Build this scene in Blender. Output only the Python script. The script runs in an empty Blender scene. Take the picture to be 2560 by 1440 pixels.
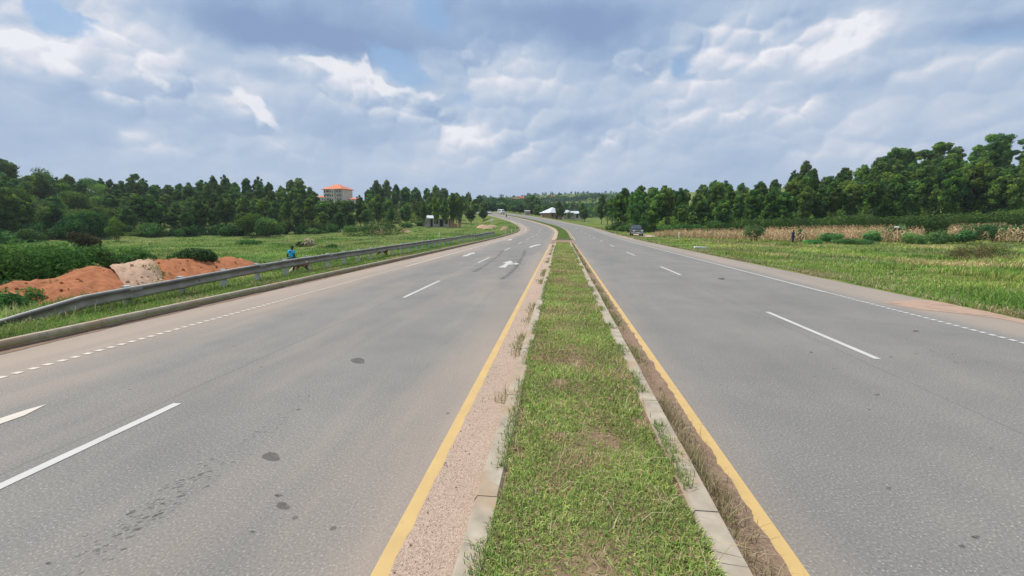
import bpy, bmesh, math, random
import numpy as np
from mathutils import Vector, Matrix

R = math.radians
C = bpy.context.scene.collection
scene = bpy.context.scene
rng = np.random.default_rng(7)
random.seed(7)

# ------------------------------------------------------------------ camera
F = 1085.0                      # focal length in pixels of the 2560 px wide photograph
HZ = 560.0                      # row of the level horizon
PH = math.atan((720 - HZ) / F)  # pitch down
CH = 2.2                        # eye height above the road
cam_d = bpy.data.cameras.new("camera")
cam_d.sensor_width = 36.0
cam_d.lens = 36.0 * F / 2560.0
cam_d.clip_start = 0.05
cam_d.clip_end = 6000
cam = bpy.data.objects.new("camera", cam_d)
C.objects.link(cam)
cam.location = (0, 0, CH)
cam.rotation_euler = (R(90) - PH, 0, 0)
scene.camera = cam

# ------------------------------------------------------------------ light
SUN_EL, SUN_AZ = R(60), math.atan2(-0.90, 0.30)     # azimuth from +Y, towards +X
sun_d = bpy.data.lights.new("sun", 'SUN')
sun_d.energy = 4.1
sun_d.angle = R(0.6)
sun_d.color = (1.0, 0.96, 0.9)
sun = bpy.data.objects.new("sun", sun_d)
C.objects.link(sun)
sd = Vector((math.sin(SUN_AZ) * math.cos(SUN_EL), math.cos(SUN_AZ) * math.cos(SUN_EL), math.sin(SUN_EL)))
sun.rotation_euler = sd.to_track_quat('Z', 'Y').to_euler()
sun.location = (0, 0, 50)

scene.view_settings.view_transform = 'Standard'
scene.view_settings.look = 'None'
scene.view_settings.exposure = 0.0
scene.view_settings.gamma = 1.0
scene.cycles.max_bounces = 6
scene.cycles.diffuse_bounces = 3
scene.cycles.transparent_max_bounces = 8
scene.cycles.use_denoising = True


def ray(px, py):
    c, s = math.cos(PH), math.sin(PH)
    u, v = (px - 1280) / F, -(py - 720) / F
    return np.array([u, c + v * s, -s + v * c])


def P(px, py, Y):
    """the point seen at pixel (px, py) whose forward distance is Y"""
    d = ray(px, py)
    k = Y / d[1]
    return np.array([d[0] * k, Y, CH + d[2] * k])


def G(px, py, z=0.0):
    d = ray(px, py)
    k = (z - CH) / d[2]
    return np.array([d[0] * k, d[1] * k, z])


# ------------------------------------------------------------------ world
def make_world():
    w = bpy.data.worlds.new("World")
    scene.world = w
    w.use_nodes = True
    nt = w.node_tree
    N, L = nt.nodes, nt.links
    N.clear()
    out = N.new("ShaderNodeOutputWorld")
    bg = N.new("ShaderNodeBackground")
    L.new(bg.outputs[0], out.inputs[0])

    def m(op, a, b=None, c=None, clamp=False):
        n = N.new("ShaderNodeMath")
        n.operation = op
        n.use_clamp = clamp
        for i, v in enumerate((a, b, c)):
            if v is None:
                continue
            if isinstance(v, (int, float)):
                n.inputs[i].default_value = v
            else:
                L.new(v, n.inputs[i])
        return n.outputs[0]

    tc = N.new("ShaderNodeTexCoord")
    sp = N.new("ShaderNodeSeparateXYZ")
    L.new(tc.outputs["Generated"], sp.inputs[0])
    X, Y, Z = sp.outputs
    az = m('ARCTAN2', X, Y)
    el = m('ARCSINE', Z)
    cb = N.new("ShaderNodeCombineXYZ")
    L.new(az, cb.inputs[0])
    L.new(m('MULTIPLY', el, 1.25), cb.inputs[1])

    def noise(scale, detail, rough, off=0.0, dist=0.0, sh=(0, 0)):
        n = N.new("ShaderNodeTexNoise")
        n.noise_dimensions = '3D'
        mp = N.new("ShaderNodeMapping")
        mp.inputs["Location"].default_value = (off + sh[0], off * 0.7 + sh[1], off * 1.3)
        L.new(cb.outputs[0], mp.inputs[0])
        L.new(mp.outputs[0], n.inputs["Vector"])
        n.inputs["Scale"].default_value = scale
        n.inputs["Detail"].default_value = detail
        n.inputs["Roughness"].default_value = rough
        n.inputs["Distortion"].default_value = dist
        return n.outputs[0]

    wx = m('SUBTRACT', noise(5.5, 5, 0.6, 3.1), 0.5)
    wy = m('SUBTRACT', noise(5.5, 5, 0.6, 9.4), 0.5)
    a2 = m('ADD', az, m('MULTIPLY', wx, 0.20))
    e2 = m('ADD', el, m('MULTIPLY', wy, 0.10))

    def sstep_(x, lo, hi):
        n = N.new("ShaderNodeMapRange")
        n.interpolation_type = 'SMOOTHSTEP'
        L.new(x, n.inputs[0])
        n.inputs[1].default_value = lo
        n.inputs[2].default_value = hi
        return n.outputs[0]

    def blob(px, py, rx, ry, rot=0.0):
        d = ray(px, py)
        d = d / np.linalg.norm(d)
        a0, e0 = math.atan2(d[0], d[1]), math.asin(d[2])
        dx = ray(px + rx, py)
        dx = dx / np.linalg.norm(dx)
        dy = ray(px, py - ry)
        dy = dy / np.linalg.norm(dy)
        sa = abs(math.atan2(dx[0], dx[1]) - a0) + 1e-4
        se = abs(math.asin(dy[2]) - e0) + 1e-4
        u = m('SUBTRACT', a2, a0)
        v = m('SUBTRACT', e2, e0)
        c, s = math.cos(rot), math.sin(rot)
        u2 = m('DIVIDE', m('ADD', m('MULTIPLY', u, c), m('MULTIPLY', v, s)), sa)
        v2 = m('DIVIDE', m('SUBTRACT', m('MULTIPLY', v, c), m('MULTIPLY', u, s)), se)
        q = m('ADD', m('MULTIPLY', u2, u2), m('MULTIPLY', v2, v2))
        return m('EXPONENT', m('MULTIPLY', q, -1.0))

    def total(bl):
        t = None
        for b in bl:
            x = m('MULTIPLY', blob(*b[:4], rot=b[5] if len(b) > 5 else 0.0), b[4])
            t = x if t is None else m('ADD', t, x)
        return t

    dark = total([(760, 20, 360, 70, 0.65), (790, 92, 330, 46, 1.0), (560, 30, 200, 50, .3), (1420, 60, 300, 95, 1.1), (1300, 20, 200, 50, .3), (1500, 120, 120, 40, .4),
                  (2500, 50, 160, 40, .75), (1420, 330, 170, 28, .55), (1310, 270, 100, 30, .45), (2080, 215, 170, 40, .35),
                  (700, 175, 200, 25, .35), (330, 300, 220, 45, .4), (950, 330, 230, 45, .3), (180, 260, 180, 25, .25),
                  (420, 385, 300, 30, .2), (100, 350, 160, 30, .2), (1900, 380, 300, 30, .2), (550, 80, 120, 35, .25)])
    light = total([(60, 100, 130, 90, .55), (170, 170, 150, 50, .5, -0.5), (420, 200, 110, 50, .55, -0.6), (250, 210, 130, 35, .4, -0.5),
                   (880, 190, 160, 45, .4, -0.5), (1020, 280, 190, 50, .5, -0.4), (650, 300, 70, 45, .45, -0.6),
                   (1150, 130, 110, 55, .45), (1850, 110, 330, 60, .55), (2330, 170, 200, 60, .45), (2150, 80, 110, 45, .4),
                   (1800, 200, 200, 40, .3, 0.4), (1590, 165, 70, 40, .6), (1700, 300, 260, 40, .3), (350, 370, 130, 18, .3),
                   (1250, 350, 110, 40, .3), (1530, 365, 60, 18, .5), (2420, 280, 170, 45, .2), (1960, 270, 140, 22, .3)])
    crisp = total([(780, 140, 62, 16, 1.0), (850, 158, 60, 20, .95, -0.4), (905, 150, 26, 30, .7), (940, 185, 65, 20, 1.0, -0.7), (985, 225, 40, 17, .8, -0.6),
                   (1040, 235, 45, 14, .8, -0.2), (1100, 255, 35, 14, .7), (635, 252, 42, 20, 1.0, -0.4), (675, 270, 24, 20, .9),
                   (690, 305, 55, 22, .95, -0.8), (385, 190, 42, 14, .55, -0.7), (430, 225, 40, 14, .55, -0.5), (190, 100, 20, 8, .6),
                   (260, 130, 22, 10, .45), (140, 175, 50, 14, .45, -0.5), (1605, 165, 34, 20, .65), (2150, 85, 30, 18, .45), (1540, 362, 28, 10, .5),
                   (1130, 120, 60, 22, .5), (1200, 140, 22, 20, .5), (2340, 130, 50, 16, .4), (25, 25, 14, 14, .5), (1480, 260, 30, 12, .35)])
    blue = total([(1080, 20, 70, 60, 1.0), (1030, 180, 80, 42, 1.0, -0.7), (980, 130, 50, 30, .6), (1180, 250, 50, 40, .6), (150, 30, 60, 50, .95),
                  (200, 65, 60, 25, .7, -0.4), (1700, 165, 40, 36, .95), (1740, 200, 30, 14, .5), (1640, 235, 60, 14, .4), (2480, 80, 110, 34, .5), (930, 110, 60, 22, .5)])

    # billows: domed cells of three sizes, each lit on its upper left side
    def billow(scale, off, sh=(0, 0)):
        w1 = m('MULTIPLY', m('SUBTRACT', noise(scale * .9, 4, 0.55, off + 2, 0, sh), 0.5), 1.1 / scale)
        w2 = m('MULTIPLY', m('SUBTRACT', noise(scale * .9, 4, 0.55, off + 5, 0, sh), 0.5), 1.1 / scale)
        c2 = N.new("ShaderNodeCombineXYZ")
        L.new(m('ADD', m('ADD', az, w1), sh[0]), c2.inputs[0])
        L.new(m('ADD', m('ADD', m('MULTIPLY', el, 1.5), w2), sh[1]), c2.inputs[1])
        vo = N.new("ShaderNodeTexVoronoi")
        vo.feature = 'F1'
        vo.voronoi_dimensions = '2D'
        vo.inputs["Scale"].default_value = scale
        L.new(c2.outputs[0], vo.inputs["Vector"])
        return m('MULTIPLY', m('MULTIPLY', vo.outputs["Distance"], vo.outputs["Distance"]), -1.0)

    fb = noise(2.6, 8, 0.52, 1.7, 0.0)
    fd = noise(13, 7, 0.58, 5.2, 0.0)
    v = m('ADD', 0.545, m('MULTIPLY', m('SUBTRACT', fb, 0.5), 0.80))
    v = m('ADD', v, m('MULTIPLY', m('SUBTRACT', fd, 0.5), 0.13))
    v = m('ADD', v, m('MULTIPLY', light, 0.27))
    v = m('SUBTRACT', v, m('MULTIPLY', dark, 0.40))
    where = m('ADD', 0.25, m('MULTIPLY', sstep_(m('ADD', light, m('MULTIPLY', m('SUBTRACT', fb, 0.5), 1.5)), 0.0, 0.5), 0.9))
    where = m('MULTIPLY', where, m('SUBTRACT', 1.0, m('MINIMUM', m('MULTIPLY', dark, 0.8), 0.85)))
    for sc_, am_, of_, d_ in ((3.4, .72, 2.2, .05), (8.0, .80, 6.6, .026), (19.0, 0.75, 11.3, .012)):
        rl = m('MULTIPLY', m('SUBTRACT', billow(sc_, of_), billow(sc_, of_, (-.5 * d_, d_))), am_)
        v = m('ADD', v, m('MULTIPLY', m('MAXIMUM', m('MINIMUM', rl, 0.26), -0.12), where))
    # towards the horizon the clouds flatten into pale haze
    hz = N.new("ShaderNodeMapRange")
    hz.interpolation_type = 'SMOOTHSTEP'
    L.new(el, hz.inputs[0])
    hz.inputs[1].default_value = 0.02
    hz.inputs[2].default_value = 0.16
    vv = m('ADD', m('MULTIPLY', v, hz.outputs[0]), m('MULTIPLY', m('SUBTRACT', 1.0, hz.outputs[0]), 0.47))

    cr = N.new("ShaderNodeValToRGB")
    L.new(vv, cr.inputs[0])
    e = cr.color_ramp.elements
    e[0].position = 0.12
    e[0].color = (0.245, 0.350, 0.560, 1)
    e[1].position = 1.0
    e[1].color = (0.86, 0.87, 0.92, 1)
    for pos, col in ((0.30, (0.325, 0.440, 0.640, 1)), (0.48, (0.425, 0.535, 0.700, 1)), (0.66, (0.565, 0.640, 0.765, 1)), (0.84, (0.735, 0.755, 0.835, 1))):
        q = e.new(pos)
        q.color = col

    def sstep(x, lo, hi):
        n = N.new("ShaderNodeMapRange")
        n.interpolation_type = 'SMOOTHSTEP'
        L.new(x, n.inputs[0])
        n.inputs[1].default_value = lo
        n.inputs[2].default_value = hi
        return n.outputs[0]

    def mix(f, a, b):
        n = N.new("ShaderNodeMix")
        n.data_type = 'RGBA'
        L.new(f, n.inputs[0])
        for s, x in ((6, a), (7, b)):
            if isinstance(x, tuple):
                n.inputs[s].default_value = x
            else:
                L.new(x, n.inputs[s])
        return n.outputs[2]

    sky = N.new("ShaderNodeTexSky")
    sky.sky_type = 'NISHITA'
    sky.sun_disc = False
    sky.sun_elevation = SUN_EL
    sky.sun_rotation = SUN_AZ
    sky.air_density = 1.3
    sky.dust_density = 1.2
    sc = N.new("ShaderNodeVectorMath")
    sc.operation = 'SCALE'
    L.new(sky.outputs[0], sc.inputs[0])
    sc.inputs["Scale"].default_value = 0.10
    bluecol = mix(m('ADD', 0.6, 0.0), sc.outputs[0], (0.30, 0.50, 0.80, 1))
    bm = sstep(m('ADD', blue, m('MULTIPLY', m('SUBTRACT', fd, 0.5), 0.9)), 0.25, 0.85)
    col = mix(m('MULTIPLY', bm, 0.85), cr.outputs[0], bluecol)
    fd2 = noise(26, 8, 0.6, 8.8, 0.0)
    cm = sstep(m('ADD', crisp, m('MULTIPLY', m('SUBTRACT', m('ADD', m('MULTIPLY', fd, .5), m('MULTIPLY', fd2, .5)), 0.5), 1.5)), 0.30, 1.0)
    col = mix(m('MULTIPLY', cm, 0.80), col, (0.88, 0.88, 0.92, 1))
    L.new(col, bg.inputs[0])
    bg.inputs[1].default_value = 1.0
    w.cycles.sampling_method = 'MANUAL'
    w.cycles.sample_map_resolution = 256


make_world()

# ------------------------------------------------------------------ helpers: objects


def tag(o, label=None, cat=None, group=None, kind=None):
    if label:
        o["label"] = label
    if cat:
        o["category"] = cat
    if group:
        o["group"] = group
    if kind:
        o["kind"] = kind
    return o


def link(name, me, mat=None, parent=None):
    o = bpy.data.objects.new(name, me)
    C.objects.link(o)
    if mat is not None:
        me.materials.append(mat)
    if parent is not None:
        o.parent = parent
    return o


def empty(name, loc, rz=0.0):
    o = bpy.data.objects.new(name, None)
    C.objects.link(o)
    o.location = tuple(float(v) for v in loc)
    o.rotation_euler = (0, 0, rz)
    return o


def npmesh(name, V, faces, cols=None, uvs=None, smooth=False):
    """faces: list of int arrays (n,k); cols: per vertex rgb; uvs: per vertex uv"""
    me = bpy.data.meshes.new(name)
    V = np.asarray(V, dtype=np.float32)
    faces = [np.asarray(f, dtype=np.int32) for f in faces if len(f)]
    li = np.concatenate([f.ravel() for f in faces])
    sizes = np.concatenate([np.full(len(f), f.shape[1], dtype=np.int32) for f in faces])
    starts = np.concatenate([[0], np.cumsum(sizes)[:-1]]).astype(np.int32)
    me.vertices.add(len(V))
    me.vertices.foreach_set("co", V.ravel())
    me.loops.add(len(li))
    me.loops.foreach_set("vertex_index", li)
    me.polygons.add(len(sizes))
    me.polygons.foreach_set("loop_start", starts)
    if smooth:
        me.polygons.foreach_set("use_smooth", np.ones(len(sizes), dtype=bool))
    if cols is not None:
        a = me.attributes.new("col", 'FLOAT_COLOR', 'POINT')
        c4 = np.ones((len(V), 4), dtype=np.float32)
        c4[:, :3] = cols
        a.data.foreach_set("color", c4.ravel())
    if uvs is not None:
        u = me.uv_layers.new(name="UVMap")
        uv = np.asarray(uvs, dtype=np.float32)[li]
        u.data.foreach_set("uv", uv.ravel())
    me.update()
    me.validate()
    return me


class MB:
    """collects boxes, tubes, prisms into one mesh"""

    def __init__(s):
        s.V, s.F = [], []

    def add(s, V, F):
        b = len(s.V)
        s.V += [tuple(float(q) for q in v) for v in V]
        s.F += [tuple(i + b for i in f) for f in F]
        return s

    def box(s, c, d, rz=0.0, taper=1.0):
        cx, cy, cz = c
        hx, hy, hz = d[0] / 2, d[1] / 2, d[2] / 2
        V = []
        cr, sr = math.cos(rz), math.sin(rz)
        for z, t in ((-hz, 1), (hz, taper)):
            for x, y in ((-hx, -hy), (hx, -hy), (hx, hy), (-hx, hy)):
                x, y = x * t, y * t
                V.append((cx + x * cr - y * sr, cy + x * sr + y * cr, cz + z))
        return s.add(V, [(3, 2, 1, 0), (4, 5, 6, 7), (0, 1, 5, 4), (1, 2, 6, 5), (2, 3, 7, 6), (3, 0, 4, 7)])

    def tube(s, pts, rad, n=8, cap=True):
        pts = [Vector(p) for p in pts]
        if not hasattr(rad, '__len__'):
            rad = [rad] * len(pts)
        V, Fc = [], []
        for i, p in enumerate(pts):
            t = (pts[min(i + 1, len(pts) - 1)] - pts[max(i - 1, 0)]).normalized()
            a = t.orthogonal().normalized() if i == 0 else (a - t * a.dot(t)).normalized()
            b = t.cross(a)
            for k in range(n):
                q = 2 * math.pi * k / n
                V.append(p + (a * math.cos(q) + b * math.sin(q)) * rad[i])
        for i in range(len(pts) - 1):
            for k in range(n):
                Fc.append((i * n + k, i * n + (k + 1) % n, (i + 1) * n + (k + 1) % n, (i + 1) * n + k))
        if cap:
            Fc.append(tuple(range(n - 1, -1, -1)))
            Fc.append(tuple((len(pts) - 1) * n + k for k in range(n)))
        return s.add(V, Fc)

    def prism(s, poly, z0, z1):
        n = len(poly)
        V = [(x, y, z0) for x, y in poly] + [(x, y, z1) for x, y in poly]
        Fc = [tuple(range(n - 1, -1, -1)), tuple(range(n, 2 * n))]
        Fc += [(i, (i + 1) % n, n + (i + 1) % n, n + i) for i in range(n)]
        return s.add(V, Fc)

    def build(s, name, mat, parent=None, smooth=False, bevel=0.0):
        me = bpy.data.meshes.new(name)
        me.from_pydata(s.V, [], s.F)
        bm = bmesh.new()
        bm.from_mesh(me)
        bmesh.ops.recalc_face_normals(bm, faces=bm.faces)
        bm.to_mesh(me)
        bm.free()
        if smooth:
            me.polygons.foreach_set("use_smooth", [True] * len(me.polygons))
        me.update()
        o = link(name, me, mat, parent)
        if bevel:
            b = o.modifiers.new("bevel", 'BEVEL')
            b.width = bevel
            b.segments = 2
        return o


def copy_tree(o, parent=None):
    c = o.copy()
    C.objects.link(c)
    if parent is not None:
        c.parent = parent
    for ch in list(o.children):
        copy_tree(ch, c)
    return c


# ------------------------------------------------------------------ helpers: materials
def newmat(name):
    m = bpy.data.materials.new(name)
    m.use_nodes = True
    nt = m.node_tree
    return m, nt, nt.nodes, nt.links, nt.nodes["Principled BSDF"]


def plain(name, col, rough=0.7, metal=0.0, var=0.15, scale=6.0, bump=0.0, spec=0.5, dirt=None):
    m, nt, N, L, B = newmat(name)
    tc = N.new("ShaderNodeTexCoord")
    n = N.new("ShaderNodeTexNoise")
    n.inputs["Scale"].default_value = scale
    n.inputs["Detail"].default_value = 8
    L.new(tc.outputs["Object"], n.inputs["Vector"])
    r = N.new("ShaderNodeValToRGB")
    L.new(n.outputs[0], r.inputs[0])
    c = np.array(col)
    r.color_ramp.elements[0].position = 0.3
    r.color_ramp.elements[1].position = 0.7
    r.color_ramp.elements[0].color = (*np.clip(c * (1 - var), 0, 1), 1)
    r.color_ramp.elements[1].color = (*np.clip(c * (1 + var), 0, 1), 1)
    colout = r.outputs[0]
    if dirt is not None:
        n2 = N.new("ShaderNodeTexNoise")
        n2.inputs["Scale"].default_value = scale * 0.35
        n2.inputs["Detail"].default_value = 6
        L.new(tc.outputs["Object"], n2.inputs["Vector"])
        mr = N.new("ShaderNodeMapRange")
        L.new(n2.outputs[0], mr.inputs[0])
        mr.inputs[1].default_value = 0.5
        mr.inputs[2].default_value = 0.7
        mx = N.new("ShaderNodeMix")
        mx.data_type = 'RGBA'
        L.new(mr.outputs[0], mx.inputs[0])
        L.new(colout, mx.inputs[6])
        mx.inputs[7].default_value = (*dirt, 1)
        colout = mx.outputs[2]
    L.new(colout, B.inputs["Base Color"])
    B.inputs["Roughness"].default_value = rough
    B.inputs["Metallic"].default_value = metal
    B.inputs["Specular IOR Level"].default_value = spec
    if bump:
        b = N.new("ShaderNodeBump")
        b.inputs["Strength"].default_value = bump
        b.inputs["Distance"].default_value = 0.02
        L.new(n.outputs[0], b.inputs["Height"])
        L.new(b.outputs[0], B.inputs["Normal"])
    return m


def leafmat(name, trans=0.3, hue=0.02, val=0.25, tint=(1, 1, 1)):
    """colour comes from the per-leaf colour attribute, varied a little per plant"""
    m, nt, N, L, B = newmat(name)
    N.remove(B)
    out = N["Material Output"]
    at = N.new("ShaderNodeAttribute")
    at.attribute_name = "col"
    oi = N.new("ShaderNodeObjectInfo")
    hs = N.new("ShaderNodeHueSaturation")
    h = N.new("ShaderNodeMapRange")
    L.new(oi.outputs["Random"], h.inputs[0])
    h.inputs[3].default_value = 0.5 - hue
    h.inputs[4].default_value = 0.5 + hue
    v = N.new("ShaderNodeMapRange")
    mm = N.new("ShaderNodeMath")
    mm.operation = 'FRACT'
    m2 = N.new("ShaderNodeMath")
    m2.operation = 'MULTIPLY'
    m2.inputs[1].default_value = 17.3
    L.new(oi.outputs["Random"], m2.inputs[0])
    L.new(m2.outputs[0], mm.inputs[0])
    L.new(mm.outputs[0], v.inputs[0])
    v.inputs[3].default_value = 1 - val
    v.inputs[4].default_value = 1 + val
    L.new(h.outputs[0], hs.inputs["Hue"])
    L.new(v.outputs[0], hs.inputs["Value"])
    L.new(at.outputs["Color"], hs.inputs["Color"])
    mt = N.new("ShaderNodeMix")
    mt.data_type = 'RGBA'
    mt.blend_type = 'MULTIPLY'
    mt.inputs[0].default_value = 1
    L.new(hs.outputs[0], mt.inputs[6])
    mt.inputs[7].default_value = (*tint, 1)
    d = N.new("ShaderNodeBsdfDiffuse")
    t = N.new("ShaderNodeBsdfTranslucent")
    L.new(mt.outputs[2], d.inputs[0])
    L.new(mt.outputs[2], t.inputs[0])
    mx = N.new("ShaderNodeMixShader")
    mx.inputs[0].default_value = trans
    L.new(d.outputs[0], mx.inputs[1])
    L.new(t.outputs[0], mx.inputs[2])
    L.new(mx.outputs[0], out.inputs[0])
    return m


def ramp(N, L, src, stops):
    r = N.new("ShaderNodeValToRGB")
    L.new(src, r.inputs[0])
    e = r.color_ramp.elements
    e[0].position, e[0].color = stops[0][0], (*stops[0][1], 1)
    e[1].position, e[1].color = stops[-1][0], (*stops[-1][1], 1)
    for p, c in stops[1:-1]:
        q = e.new(p)
        q.color = (*c, 1)
    return r.outputs[0]


def noise_n(N, L, vec, scale, detail=6, rough=0.55):
    n = N.new("ShaderNodeTexNoise")
    L.new(vec, n.inputs["Vector"])
    n.inputs["Scale"].default_value = scale
    n.inputs["Detail"].default_value = detail
    n.inputs["Roughness"].default_value = rough
    return n.outputs[0]


def mixc(N, L, f, a, b, blend='MIX'):
    n = N.new("ShaderNodeMix")
    n.data_type = 'RGBA'
    n.blend_type = blend
    for s, x in ((0, f), (6, a), (7, b)):
        if isinstance(x, (int, float)):
            n.inputs[s].default_value = x
        elif isinstance(x, tuple):
            n.inputs[s].default_value = (*x, 1)
        else:
            L.new(x, n.inputs[s])
    return n.outputs[2]


def maprange(N, L, x, a, b, c=0.0, d=1.0):
    n = N.new("ShaderNodeMapRange")
    n.interpolation_type = 'SMOOTHSTEP'
    L.new(x, n.inputs[0])
    for i, v in zip((1, 2, 3, 4), (a, b, c, d)):
        n.inputs[i].default_value = v
    return n.outputs[0]


def mth(N, L, op, a, b=0.0):
    n = N.new("ShaderNodeMath")
    n.operation = op
    for i, v in enumerate((a, b)):
        if isinstance(v, (int, float)):
            n.inputs[i].default_value = v
        else:
            L.new(v, n.inputs[i])
    return n.outputs[0]


def road_mat():
    """UV holds (metres across from the median, metres along)"""
    m, nt, N, L, B = newmat("asphalt")
    uv = N.new("ShaderNodeUVMap")
    sp = N.new("ShaderNodeSeparateXYZ")
    L.new(uv.outputs[0], sp.inputs[0])
    l, s = sp.outputs[0], sp.outputs[1]
    st = N.new("ShaderNodeCombineXYZ")
    L.new(l, st.inputs[0])
    L.new(mth(N, L, 'MULTIPLY', s, 0.13), st.inputs[1])
    streak = noise_n(N, L, st.outputs[0], 0.9, 6, 0.6)
    geo = N.new("ShaderNodeNewGeometry")
    pos = geo.outputs["Position"]
    agg = noise_n(N, L, pos, 48, 4, 0.8)
    blot = noise_n(N, L, pos, 0.55, 8, 0.62)
    col = ramp(N, L, agg, [(0.28, (0.085, 0.080, 0.075)), (0.43, (0.182, 0.175, 0.161)), (0.58, (0.222, 0.214, 0.197)), (0.68, (0.52, 0.50, 0.46))])
    col = mixc(N, L, 0.9, col, ramp(N, L, blot, [(0.32, (0.86, 0.87, 0.89)), (0.68, (1.10, 1.08, 1.06))]), 'MULTIPLY')
    # dust blown to the outer sides and between the wheel tracks
    al = mth(N, L, 'ABSOLUTE', l)
    left = maprange(N, L, l, -9.2, -6.2, 1.0, 0.0)
    right = maprange(N, L, l, 8.5, 9.6, 0.0, 0.62)
    edge = maprange(N, L, al, 1.2, 2.3, 0.42, 0.0)
    track = mth(N, L, 'MULTIPLY', maprange(N, L, streak, 0.42, 0.72, 0.0, 0.34), maprange(N, L, l, -1.0, 3.0, 1.0, 0.35))
    dust = mth(N, L, 'ADD', mth(N, L, 'ADD', left, right), mth(N, L, 'ADD', edge, track))
    dust = mth(N, L, 'MULTIPLY', dust, maprange(N, L, streak, 0.25, 0.6, 0.7, 1.0))
    dust = mth(N, L, 'MINIMUM', dust, 0.92)
    fine = ramp(N, L, agg, [(0.3, (0.300, 0.238, 0.186)), (0.7, (0.41, 0.328, 0.262))])
    col = mixc(N, L, dust, col, fine)
    # small dark tar flecks and worn pits
    vo = N.new("ShaderNodeTexVoronoi")
    vo.inputs["Scale"].default_value = 2.6
    L.new(pos, vo.inputs["Vector"])
    fleck = mth(N, L, 'MULTIPLY', maprange(N, L, vo.outputs["Distance"], 0.05, 0.075, 1.0, 0.0),
                maprange(N, L, noise_n(N, L, pos, 0.8, 3), 0.52, 0.60, 0.0, 1.0))
    col = mixc(N, L, mth(N, L, 'MULTIPLY', fleck, 0.6), col, (0.06, 0.058, 0.06))
    # paving joint between the lanes, hairline cracks
    jl = mth(N, L, 'ABSOLUTE', mth(N, L, 'ADD', mth(N, L, 'ABSOLUTE', l), mth(N, L, 'ADD', -4.93, mth(N, L, 'MULTIPLY', noise_n(N, L, pos, 1.5, 3), 0.06))))
    col = mixc(N, L, maprange(N, L, jl, 0.006, 0.02, 0.30, 0.0), col, (0.08, 0.075, 0.07))
    w1 = noise_n(N, L, st.outputs[0], 0.35, 5, 0.6)
    col = mixc(N, L, 0.55, col, ramp(N, L, w1, [(0.35, (0.88, 0.88, 0.89)), (0.65, (1.10, 1.09, 1.07))]), 'MULTIPLY')
    L.new(col, B.inputs["Base Color"])
    B.inputs["Roughness"].default_value = 0.86
    B.inputs["Specular IOR Level"].default_value = 0.25
    b = N.new("ShaderNodeBump")
    b.inputs["Strength"].default_value = 0.5
    b.inputs["Distance"].default_value = 0.006
    L.new(agg, b.inputs["Height"])
    L.new(b.outputs[0], B.inputs["Normal"])
    return m


def soil_mat(name, dark, light, scale=14, bump=0.6, pebble=0.0, green=None, rough=0.95, stones=None):
    m, nt, N, L, B = newmat(name)
    geo = N.new("ShaderNodeNewGeometry")
    pos = geo.outputs["Position"]
    a = noise_n(N, L, pos, scale, 9, 0.65)
    col = ramp(N, L, a, [(0.32, dark), (0.68, light)])
    big = noise_n(N, L, pos, 0.9, 5)
    col = mixc(N, L, 0.7, col, ramp(N, L, big, [(0.3, (0.82, 0.82, 0.82)), (0.7, (1.15, 1.13, 1.1))]), 'MULTIPLY')
    h = a
    if pebble:
        vo = N.new("ShaderNodeTexVoronoi")
        vo.inputs["Scale"].default_value = pebble
        L.new(pos, vo.inputs["Vector"])
        hs = ramp(N, L, vo.outputs["Color"], [(0.2, tuple(np.array(dark) * 0.75)), (0.55, light), (0.9, tuple(np.clip(np.array(light) * 1.3, 0, .8)))])
        col = mixc(N, L, 0.55, col, hs)
        h = vo.outputs["Distance"]
    if green:
        g = noise_n(N, L, pos, 0.55, 7, 0.6)
        col = mixc(N, L, maprange(N, L, g, green[1], green[1] + 0.12), col, green[0])
    L.new(col, B.inputs["Base Color"])
    B.inputs["Roughness"].default_value = rough
    B.inputs["Specular IOR Level"].default_value = 0.15
    b = N.new("ShaderNodeBump")
    b.inputs["Strength"].default_value = bump
    b.inputs["Distance"].default_value = 0.03
    L.new(h, b.inputs["Height"])
    L.new(b.outputs[0], B.inputs["Normal"])
    return m


def ground_mat():
    m, nt, N, L, B = newmat("meadow")
    geo = N.new("ShaderNodeNewGeometry")
    pos = geo.outputs["Position"]
    a = noise_n(N, L, pos, 0.12, 8, 0.6)
    b_ = noise_n(N, L, pos, 1.7, 8, 0.65)
    col = ramp(N, L, a, [(0.30, (0.085, 0.150, 0.035)), (0.45, (0.125, 0.180, 0.050)), (0.55, (0.180, 0.200, 0.070)), (0.68, (0.120, 0.165, 0.048))])
    col = mixc(N, L, 0.8, col, ramp(N, L, b_, [(0.3, (0.6, 0.62, 0.55)), (0.7, (1.3, 1.25, 1.2))]), 'MULTIPLY')
    soil = noise_n(N, L, pos, 0.35, 7, 0.7)
    col = mixc(N, L, maprange(N, L, soil, 0.66, 0.72), col, (0.23, 0.13, 0.07))
    L.new(col, B.inputs["Base Color"])
    B.inputs["Roughness"].default_value = 1.0
    B.inputs["Specular IOR Level"].default_value = 0.0
    return m


def paint_mat(name, col, wear=0.35, under=(0.2, 0.19, 0.185)):
    m, nt, N, L, B = newmat(name)
    geo = N.new("ShaderNodeNewGeometry")
    pos = geo.outputs["Position"]
    a = noise_n(N, L, pos, 9, 8, 0.75)
    c = mixc(N, L, 0.6, col, ramp(N, L, noise_n(N, L, pos, 3, 6), [(0.3, (0.80, 0.80, 0.78)), (0.7, (1.05, 1.04, 1.02))]), 'MULTIPLY')
    c = mixc(N, L, maprange(N, L, a, 0.5 + (1 - wear) * 0.22, 0.56 + (1 - wear) * 0.22), c, under)
    L.new(c, B.inputs["Base Color"])
    B.inputs["Roughness"].default_value = 0.7
    return m


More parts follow.
